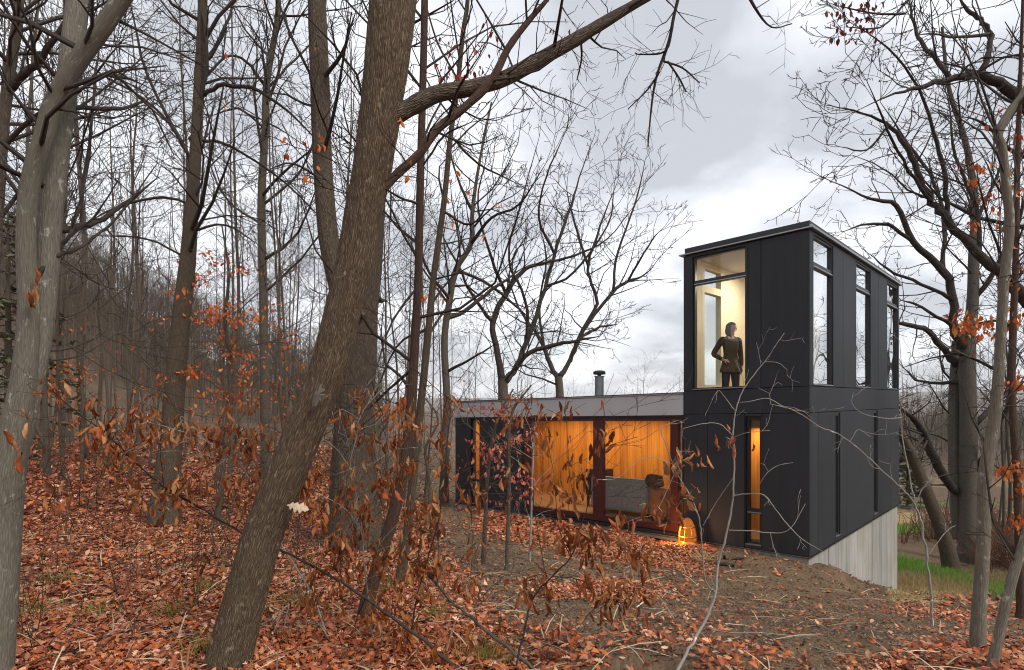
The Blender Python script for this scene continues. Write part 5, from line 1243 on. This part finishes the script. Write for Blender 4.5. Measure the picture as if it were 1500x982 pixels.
cl = [(x, y, n, 9) for x, y, n in ((275, 415, 22), (290, 408, 16), (268, 430, 8), (310, 455, 26), (325, 462, 22), (300, 470, 16), (345, 470, 14), (335, 500, 12), (350, 520, 18), (360, 540, 16), (320, 500, 8), (280, 545, 18), (255, 545, 12), (245, 555, 8), (290, 545, 10), (300, 580, 7), (322, 578, 14), (345, 560, 12), (300, 625, 10), (315, 590, 10), (350, 585, 10), (270, 555, 8), (365, 395, 8), (345, 390, 10), (320, 380, 8), (315, 395, 5), (380, 470, 5), (390, 445, 4), (400, 450, 5), (415, 488, 9), (412, 505, 7), (365, 462, 8), (340, 440, 6), (368, 515, 8), (240, 470, 5), (270, 500, 4), (395, 560, 6), (420, 550, 5), (300, 640, 10), (330, 620, 7), (285, 380, 5), (300, 370, 4), (235, 605, 5), (225, 640, 5))]
leafy_beech('beech_sapling', 'slim beech sapling hung with bright orange leaves beside the brown ash', [(318, 770, 9), (326, 690, 8), (333, 610, 7), (338, 540, 6), (330, 470, 5), (335, 400, 4), (325, 330, 2)], 9.4, [(a_, b_, int(n_ * 1.6), s_) for a_, b_, n_, s_ in cl], PAL_ORANGE * 1.05, (.05, .1), 61)
cl = [(x, y, n, 7) for x, y, n in ((690, 595, 8), (705, 600, 10), (735, 600, 22), (745, 612, 20), (727, 610, 10), (750, 585, 12), (768, 583, 6), (697, 648, 12), (704, 655, 10), (725, 660, 22), (735, 650, 20), (715, 670, 16), (730, 680, 14), (745, 645, 14), (755, 640, 14), (770, 640, 10), (785, 636, 12), (790, 625, 8), (760, 690, 14), (752, 700, 12), (770, 705, 14), (742, 690, 8), (780, 720, 10), (768, 725, 8), (725, 715, 6), (748, 730, 8), (715, 730, 4), (735, 735, 5), (785, 700, 6), (712, 690, 6), (740, 742, 3), (790, 658, 6))]
leafy_beech('beech_sapling', 'small sapling with pinkish red leaves before the low black wall', [(708, 822, 7), (711, 760, 6), (714, 700, 5.5), (722, 640, 5), (735, 600, 4), (752, 570, 2)], 8.2, [(a_, b_, int(n_ * 1.0), s_) for a_, b_, n_, s_ in cl[::2]], PAL_PINK * 1.15, (.05, .085), 62, 'grey')
leafy_beech('beech_sapling', 'straight grey sapling with reddish leaves next to the sliding door frame', [(742, 832, 6), (744, 780, 6), (746, 700, 5), (745, 640, 5), (752, 600, 4), (778, 565, 2)], 7.9, [(a_, b_, int(n_ * 1.0), s_) for a_, b_, n_, s_ in cl[1::2]], PAL_PINK * 1.15, (.05, .085), 63, 'grey')
leafy_beech('beech_sapling', 'hair thin bare sapling standing in front of the orange plywood window', [(776, 815, 3), (778, 760, 3), (780, 690, 3), (782, 640, 2)], 8.6, [(790, 665, 2, 5)], PAL_DRY, (.04, .06), 64, 'pale')

for X, Y, d, sd in ((190, 640, 14, 71), (410, 560, 15, 72), (120, 560, 13, 73), (445, 610, 12, 74), (560, 640, 13, 75), (60, 620, 15, 76), (630, 640, 15, 77)):
    rq = random.Random(sd)
    zpx = HY - g1((X - CX) / F * d, d) / d * F
    st = [(X + rq.uniform(-6, 6) * k, zpx - (zpx - Y + 70) * k / 4, 6 - k) for k in range(5)]
    o = leafy_beech('leafy_sapling', 'distant sapling holding rust orange leaves in the hillside wood', st, d, [(X + rq.gauss(0, 34), Y + rq.gauss(-10, 34), rq.randrange(7, 15), 9) for _ in range(13)], PAL_ORANGE * .85, (.06, .11), sd)
    o['group'] = 'leafy saplings in the hillside wood'

# ------------------------------------------------------------------ the wood on the hillside: individual trees from a few kinds
def kind_tree(seed, h_, r_, lean_, clear, nb, Lr, mat, rmin, lvl=2, dens=.9):
    rg = random.Random(seed)
    T = Strands(); P = [(0, 0, -.3, r_ * 1.25)]
    x = y = 0
    for i in range(1, 7):
        x += rg.gauss(lean_ * h_ / 6, .03 * h_ / 6 * 1.5); y += rg.gauss(0, .05 * h_ / 6)
        P.append((x, y, h_ * i / 6, r_ * (1 - .13 * i)))
    P = smooth_path(P, 3); T.add([tuple(p[:3]) for p in P], list(P[:, 3]), 9)
    C = Strands(); sprout(C, P[:, :3], P[:, 3], rg, rmin, nb, Lr, lvl, clear, 1, .08, dens, (30, 65), rk=.5)
    return T.mesh('trunk', 0, (0, 0, 0), seed), C.mesh('crown', 0, (0, 0, 0), seed), mat
KINDS_ = [kind_tree(201, 15, .06, .03, .3, 18, (1.6, 4), 'grey', .007), kind_tree(202, 18, .08, -.02, .4, 18, (2, 5), 'brown', .008), kind_tree(203, 12, .04, .06, .25, 16, (1.2, 3), 'grey', .006), kind_tree(204, 16, .062, .0, .35, 20, (2, 4.5), 'grey', .008),
          kind_tree(205, 10, .033, -.08, .2, 14, (1, 2.6), 'brown', .006), kind_tree(206, 20, .10, .01, .45, 18, (2.5, 6), 'oak', .009), kind_tree(207, 13, .045, .10, .3, 16, (1.4, 3.4), 'grey', .007)]
CTS = []
def plant(kind, x, y, label, group, s_=1.0, rz=0, name='bare_tree'):
    tm, cm, mat = KINDS_[kind]
    z = g1(x, y)
    r_ = thing(name, label, 'tree', (x, y, z), group, rz); r_.scale = (s_, s_, s_)
    link('trunk', tm, MAT[mat], r_); link('crown', cm, MAT['twig' if mat != 'grey' else 'grey'], r_)
    return r_
rg = random.Random(70)
spots = []
def free(x, y, dmin): return all((x - a) ** 2 + (y - b_) ** 2 > dmin * dmin for a, b_ in spots)
tries = 0
while len(spots) < 105 and tries < 6000:
    tries += 1
    d = 11 + 52 * rg.random() ** 1.25
    X = rg.uniform(-80, 668) if d > 20 else rg.uniform(30, 640)
    x = (X - CX) / F * d
    ub = (x - AX) * UX + (d - AY) * UY; vb = (x - AX) * VX + (d - AY) * VY
    if -1 < ub < UE + 1.2 and -1 < vb < TV + 1: continue
    if X > 640 and d < 24: continue
    if not free(x, d, .55 + d * .016): continue
    spots.append((x, d))
    k = rg.choice((2, 4, 6, 0, 2, 4)) if d < 18 else rg.choice((0, 1, 2, 3, 3, 4, 5, 6))
    if d < 26: lab, grp = 'thin bare tree in the nearer part of the brown hillside wood', 'bare trees in the near hillside wood'
    else: lab, grp = 'bare grey tree deep in the crowded hillside wood', 'bare trees deep in the hillside wood'
    plant(k, x, d, lab, grp, rg.uniform(.75, 1.2), rg.uniform(0, 6.28))
for X, d, k, s_ in ((945, 48, 3, .62), (935, 52, 0, .62), (985, 46, 4, .8), (905, 50, 2, .65), (700, 30, 0, .6), (690, 36, 3, .65), (760, 38, 0, .62), (860, 36, 2, .62), (800, 40, 3, .58), (870, 44, 4, .75), (720, 44, 1, .5), (780, 46, 2, .7), (1000, 55, 1, .55), (840, 52, 0, .6)):
    plant(k, (X - CX) / F * d, d, 'bare tree top showing low above the grey roof', 'bare trees beyond the low roof', s_, rg.uniform(0, 6.28))
for X, d, k, s_ in ((1470, 19, 3, .8), (1476, 21, 1, .75), (1462, 23, 0, .7), (1500, 20, 3, .8), (1345, 26, 2, .6), (1360, 30, 4, .7), (1380, 24, 4, .75), (1394, 27, 2, .7), (1330, 34, 2, .6), (1430, 26, 2, .7), (1445, 33, 0, .6), (1520, 26, 1, .7), (1415, 38, 3, .55), (1375, 42, 0, .5), (1350, 48, 3, .5), (1485, 36, 3, .6), (1540, 17, 0, .8), (1335, 55, 0, .5), (1400, 52, 1, .5), (1440, 46, 3, .5), (1490, 50, 0, .5), (1365, 60, 1, .5), (1460, 60, 3, .5)):
    plant(k, (X - CX) / F * d, d, 'bare tree along the lawn below the slope', 'bare trees along the lower lawn', s_, rg.uniform(0, 6.28))

# evergreens among the bare trunks
def hemlock(x, y, h_, label, seed, s_=1.0):
    rg = np.random.default_rng(seed); z = g1(x, y)
    T = Strands(); T.add([(0, 0, -.2), (0, 0, h_ * .5), (0, 0, h_)], [.12, .08, .02], 8)
    B_ = Strands(); LP, LX, LN = [], [], []
    for k in range(60):
        t = rg.uniform(.12, .98); a = rg.uniform(0, 6.28); L = (1 - t) * h_ * .28 + .35
        d0 = np.array([math.cos(a), math.sin(a), -.1 + rg.normal(0, .15)])
        p0 = np.array([0, 0, t * h_]); pts = [p0 + d0 * L * u + np.array([0, 0, -.16 * L * u * u]) for u in (0, .35, .7, 1)]
        B_.add([tuple(p) for p in pts], [.02, .014, .01, .006], 3)
        for _ in range(int(16 * L) + 6):
            u = rg.uniform(.15, 1.05); p = p0 + d0 * L * u + np.array([0, 0, -.16 * L * u * u])
            LP.append(p + rg.normal(0, .10, 3) * np.array([1, 1, .3])); sd = np.cross(d0, (0, 0, 1)) * rg.choice((-1, 1)) + d0 * .8
            LX.append(sd + rg.normal(0, .25, 3)); LN.append(np.array([0, 0, 1]) + rg.normal(0, .35, 3))
    n = len(LP); cols = np.array([(.075, .085, .045), (.09, .10, .055), (.11, .105, .055), (.06, .07, .04)])
    o = thing('hemlock', label, 'evergreen', (x, y, z)); o.scale = (s_,) * 3
    tr = link('trunk', T.mesh('trunk'), MAT['brown'], o); cr = link('crown', B_.mesh('crown'), MAT['twig'], o)
    link('needles', leaves_mesh('needles', [(SMALL, np.array(LP), np.array(LX), np.array(LN), rg.uniform(.14, .3, n), cols[rg.integers(0, 4, n)])], seed), MAT['needle'], cr)
for X, d, h_, lab, sd in ((12, 17, 7.5, 'dark feathery hemlock crowding in behind the forked beech', 1), (1330, 30, 3.2, 'young evergreen beyond the concrete wall', 7)):
    hemlock((X - CX) / F * d, d, h_, lab, sd)

# undergrowth: brush of thin stems
def brush_mesh(seed, n, h_, rmin, foot=.35):
    rg = random.Random(seed); M = Strands()
    for _ in range(n):
        a = rg.uniform(0, 6.28); r0 = rg.uniform(0, foot)
        grow(M, (math.cos(a) * r0, math.sin(a) * r0, -.03), nrm((rg.gauss(0, .32), rg.gauss(0, .32), 1)), rg.uniform(.5, 1) * h_, rmin * 2, 2 if h_ > .8 else 1, rg, rmin, .02, .25, 1.6)
    return M.mesh('stems', 0, (0, 0, 0), seed)
BR = [brush_mesh(300 + i, 6, 1.7, .0035) for i in range(4)]; BR3 = [brush_mesh(340 + i, 4, .9, .0022, .06) for i in range(4)]; BR2 = [brush_mesh(320 + i, 12, .8, .006) for i in range(3)]
rg = random.Random(91); bs = []
tries = 0
while len(bs) < 85 and tries < 3000:
    tries += 1
    d = 7.5 + 20 * rg.random() ** 1.2; X = rg.uniform(20, 650)
    x = (X - CX) / F * d
    if any((x - a) ** 2 + (d - b_) ** 2 < .5 for a, b_ in bs): continue
    ub = (x - AX) * UX + (d - AY) * UY; vb = (x - AX) * VX + (d - AY) * VY
    if -.5 < ub < UE + 1 and -.8 < vb < TV: continue
    bs.append((x, d))
    o = link('bush', BR[rg.randrange(4)], MAT['brown']); o.location = (x, d, g1(x, d)); o.rotation_euler = (0, 0, rg.uniform(0, 6.28)); o.scale = (rg.uniform(.7, 1.3),) * 3
    tag(o, 'thin stemmed leafless bush among the fallen leaves', 'bush', 'leafless bushes on the forest floor')
for i in range(46):
    d = 3.9 + 5 * rg.random(); X = rg.uniform(30, 720)
    x = (X - CX) / F * d
    o = link('weed', BR3[i % 4], MAT['brown']); o.location = (x, d, g1(x, d)); o.rotation_euler = (0, 0, rg.uniform(0, 6.28)); o.scale = (rg.uniform(.5, 1.1),) * 3
    tag(o, 'dead wiry weed stems standing up from the leaf litter', 'weed', 'dead weeds in the leaf litter')
simple('red_brush', (.16, .085, .06), .9, .1, vary=.3)
for i in range(44):
    X = rg.uniform(1312, 1520); d = rg.uniform(19.5, 25) if i % 3 else rg.uniform(16.5, 18.5)
    if i % 3 == 0: X = rg.uniform(1425, 1520)
    x = (X - CX) / F * d
    o = link('bramble', BR2[i % 3], MAT['red_brush']); o.location = (x, d, g1(x, d)); o.rotation_euler = (0, 0, rg.uniform(0, 6.28)); o.scale = (rg.uniform(1.1, 2.1),) * 3
    tag(o, 'low reddish bramble between strips of green lawn', 'bramble', 'brambles on the lawn edge')

# far woods that read as one mass
def wood_mass(name, label, pts, seed, hr, mat, rmin):
    rg = random.Random(seed); M = Strands()
    for x, y, z in pts:
        h_ = rg.uniform(*hr); w_ = rmin * rg.uniform(1.4, 2.4)
        a = (x, y, z - .5); b_ = (x + rg.gauss(0, .04) * h_, y, z + h_)
        M.add([a, ((a[0] + b_[0]) / 2 + rg.gauss(0, .02) * h_, y, z + h_ * .5), b_], [w_, w_ * .8, w_ * .3], 4)
        for k in range(9):
            t = rg.uniform(.25, .95); p = (a[0] + (b_[0] - a[0]) * t, y, z + h_ * t)
            d_ = nrm((rg.gauss(0, 1), rg.gauss(0, 1), rg.uniform(.3, 1.4))); L = h_ * rg.uniform(.12, .3) * (1.2 - t * .6)
            q = (p[0] + d_[0] * L * .5, p[1] + d_[1] * L * .5, p[2] + d_[2] * L * .5); e_ = (q[0] + d_[0] * L * .5 + rg.gauss(0, .1) * L, q[1], q[2] + L * .5)
            M.add([p, q, e_], [rmin, rmin * .8, rmin * .5], 3)
            for _ in range(3):
                s_ = (rg.gauss(0, .3) * L, rg.gauss(0, .3) * L, rg.uniform(.1, .5) * L)
                M.add([q, (q[0] + s_[0] * .5, q[1] + s_[1] * .5, q[2] + s_[2] * .5), (q[0] + s_[0], q[1] + s_[1], q[2] + s_[2])], [rmin * .7, rmin * .6, rmin * .4], 3)
    o = link(name, M.mesh(name, 0, (0, 0, 0), seed), MAT[mat]); tag(o, label, 'wood', None, 'stuff')
rg = random.Random(17); pts = []
while len(pts) < 1500:
    d = rg.uniform(58, 118); X = rg.uniform(-150, 560)
    x = (X - CX) / F * d; pts.append((x, d))
zz_ = gz(np.array([p[0] for p in pts]), np.array([p[1] for p in pts]))
wood_mass('hill_woods', 'dense leafless wood covering the hillside', [(p[0], p[1], float(z)) for p, z in zip(pts, zz_)], 5, (7, 13), 'brown', .022)
pts = []
while len(pts) < 900:
    d = rg.uniform(75, 300) ; X = rg.uniform(1270, 1560) if rg.random() < .7 else rg.uniform(650, 1300)
    x = (X - CX) / F * d; pts.append((x, d))
zz_ = gz(np.array([p[0] for p in pts]), np.array([p[1] for p in pts]))
wood_mass('valley_woods', 'leafless wood filling the valley below the lawn', [(p[0], p[1], float(z)) for p, z in zip(pts, zz_)], 6, (6, 11), 'grey', .035)

# small things on the ground
rg = random.Random(55)
for i in range(16):
    X = rg.uniform(20, 1250) if i < 12 else rg.uniform(1100, 1480); Y = rg.uniform(790, 975) if i < 12 else rg.uniform(890, 970)
    d = ray_ground(X, Y) or 5
    x = (X - CX) / F * d; y = d; a = rg.uniform(0, 6.28); L = rg.uniform(.3, .9); M = Strands(); z0 = g1(x, y)
    pts = []
    for k in range(6):
        t = k / 5 - .5; xx = math.cos(a) * L * t + rg.gauss(0, .012); yy = math.sin(a) * L * t + rg.gauss(0, .012)
        pts.append((xx, yy, g1(x + xx, y + yy) - z0 + .035 + rg.uniform(0, .02)))
    M.add(pts, [rg.uniform(.003, .006) * (1 - .1 * k) for k in range(6)], 7)
    o = link('fallen_twig', M.mesh('fallen_twig', 0, (0, 0, 0), i), MAT['pale' if i % 2 else 'brown']); o.location = (x, y, z0)
    tag(o, ('pale' if i % 2 else 'brown') + ' fallen twig lying on the dead leaves', 'twig', 'fallen twigs')
d = ray_ground(1032, 822); tx = (1032 - CX) / F * d
M = Strands()
for _ in range(70):
    a = rg.uniform(0, 6.28); r0 = rg.uniform(0, .09); L = rg.uniform(.12, .3)
    grow(M, (math.cos(a) * r0, math.sin(a) * r0, 0), nrm((math.cos(a) * .8, math.sin(a) * .8, .9)), L, .004, 0, rg, .0028, -.25, .15)
o = link('straw_tuft', M.mesh('straw_tuft', 0, (0, 0, 0), 3), MAT['straw']); o.location = (tx, d, g1(tx, d))
tag(o, 'dry straw tuft sprouting at the foot of the tower beside the amber dome', 'grass tuft')
for i, (X, Y, a, L) in enumerate(((1075, 822, .2, .34), (1062, 830, -.3, .28))):
    d = ray_ground(X, Y); x = (X - CX) / F * d
    M = Strands(); M.add([(-L / 2 * math.cos(a), -L / 2 * math.sin(a), .05), (0, 0, .055), (L / 2 * math.cos(a), L / 2 * math.sin(a), .05)], [.045, .05, .042], 9)
    o = link('wood_log', M.mesh('wood_log', .05, (0, 0, 0), i), MAT['brown']); o.location = (x, d, g1(x, d) - .01)
    tag(o, ('longer' if i == 0 else 'shorter') + ' broken log end lying by the straw tuft', 'log')
# grass tufts poking through the leaves
GT = []
for s_ in range(3):
    rgn = np.random.default_rng(600 + s_); n = 60
    P = np.c_[rgn.normal(0, .07, (n, 2)), np.zeros(n)]; X = np.c_[rgn.normal(0, .45, (n, 2)), np.ones(n)]; N = rgn.normal(0, 1, (n, 3))
    tv = np.array([(0, .02, 0), (0, 0, 0), (0, -.02, 0), (.5, .018, .06), (.5, 0, .07), (.5, -.018, .06), (1, .002, .25), (1, 0, .25), (1, -.002, .25)]); tf = np.array([(0, 1, 4, 3), (1, 2, 5, 4), (3, 4, 7, 6), (4, 5, 8, 7)])
    GT.append(leaves_mesh('grass_tuft', [([(tv, tf)], P, X, N, rgn.uniform(.08, .2, n), np.array([(.16, .2, .03), (.3, .26, .07), (.22, .2, .04)])[rgn.integers(0, 3, n)])], s_))
for i, (X, Y) in enumerate(((700, 965), (720, 972), (250, 905), (45, 905), (140, 900), (300, 962), (560, 870), (425, 890), (640, 905), (90, 850), (300, 870))):
    d = ray_ground(X, Y); x = (X - CX) / F * d
    o = link('grass_tuft', GT[i % 3], MAT['grass_blade']); o.location = (x, d, g1(x, d)); o.rotation_euler = (0, 0, i); tag(o, 'small yellow green grass tuft poking through the dead leaves', 'grass tuft', 'grass tufts in the leaf litter')
# lawn blades on the far side of the slope
rgn = np.random.default_rng(9); P = []
for _ in range(24000):
    X = rgn.uniform(1300, 1530); k = rgn.random()
    Y = (828 + (X - 1320) * .25 + rgn.normal(0, 5)) if k < .45 else (776 + rgn.normal(0, 4) if k < .6 else 856 + rgn.normal(0, 9))
    P.append((X, Y, k))
P = np.array(P)
# invert the ground along each ray by bisection
lo = np.full(len(P), 6.0); hi = np.full(len(P), 60.0)
for _ in range(26):
    mid = (lo + hi) / 2; below = -(P[:, 1] - HY) / F * mid < gz((P[:, 0] - CX) / F * mid, mid)
    hi = np.where(below, mid, hi); lo = np.where(below, lo, mid)
d = (lo + hi) / 2; ok = d < 50; d = d[ok]; X = P[ok, 0]; k = P[ok, 2]; n = len(d)
xw = (X - CX) / F * d; zw = gzb(xw, d)
cols = np.where((k < .6)[:, None], np.array([(.11, .29, .025), (.16, .36, .035), (.23, .35, .06)])[rgn.integers(0, 3, n)], np.array([(.34, .26, .12), (.28, .2, .09), (.4, .32, .17)])[rgn.integers(0, 3, n)])
o = link('grass', leaves_mesh('grass', [([(tv, tf)], np.c_[xw, d, zw], np.c_[rgn.normal(0, .5, (n, 2)), np.ones(n)], rgn.normal(0, 1, (n, 3)), rgn.uniform(.10, .24, n), cols * rgn.uniform(.8, 1.2, (n, 1)))], 4), MAT['grass_blade'])
tag(o, 'short green and straw coloured lawn grass below the slope', 'grass', None, 'stuff')

# ------------------------------------------------------------------ the damp air of the valley
ZB = (float(V_GROUND[:, 2].min()), max(36.0, float(V_GROUND[:, 2].max())))
hz = bpy.data.meshes.new('haze'); bm = bmesh.new(); bmesh.ops.create_cube(bm, size=1)
for v_ in bm.verts: v_.co = Vector((v_.co.x * 11200, v_.co.y * 11200, ZB[0] - 1.2 if v_.co.z < 0 else ZB[1] + 3))
bm.to_mesh(hz); bm.free()
t = NT('haze'); pv = t.n('ShaderNodeVolumePrincipled'); pv.inputs['Color'].default_value = (.90, .94, 1.0, 1); pv.inputs['Density'].default_value = .0002
t.l(pv.outputs[0], t.o.inputs['Volume'])
tag(link('haze', hz, t.m), 'thin grey haze in the winter air', 'haze', None, 'stuff')
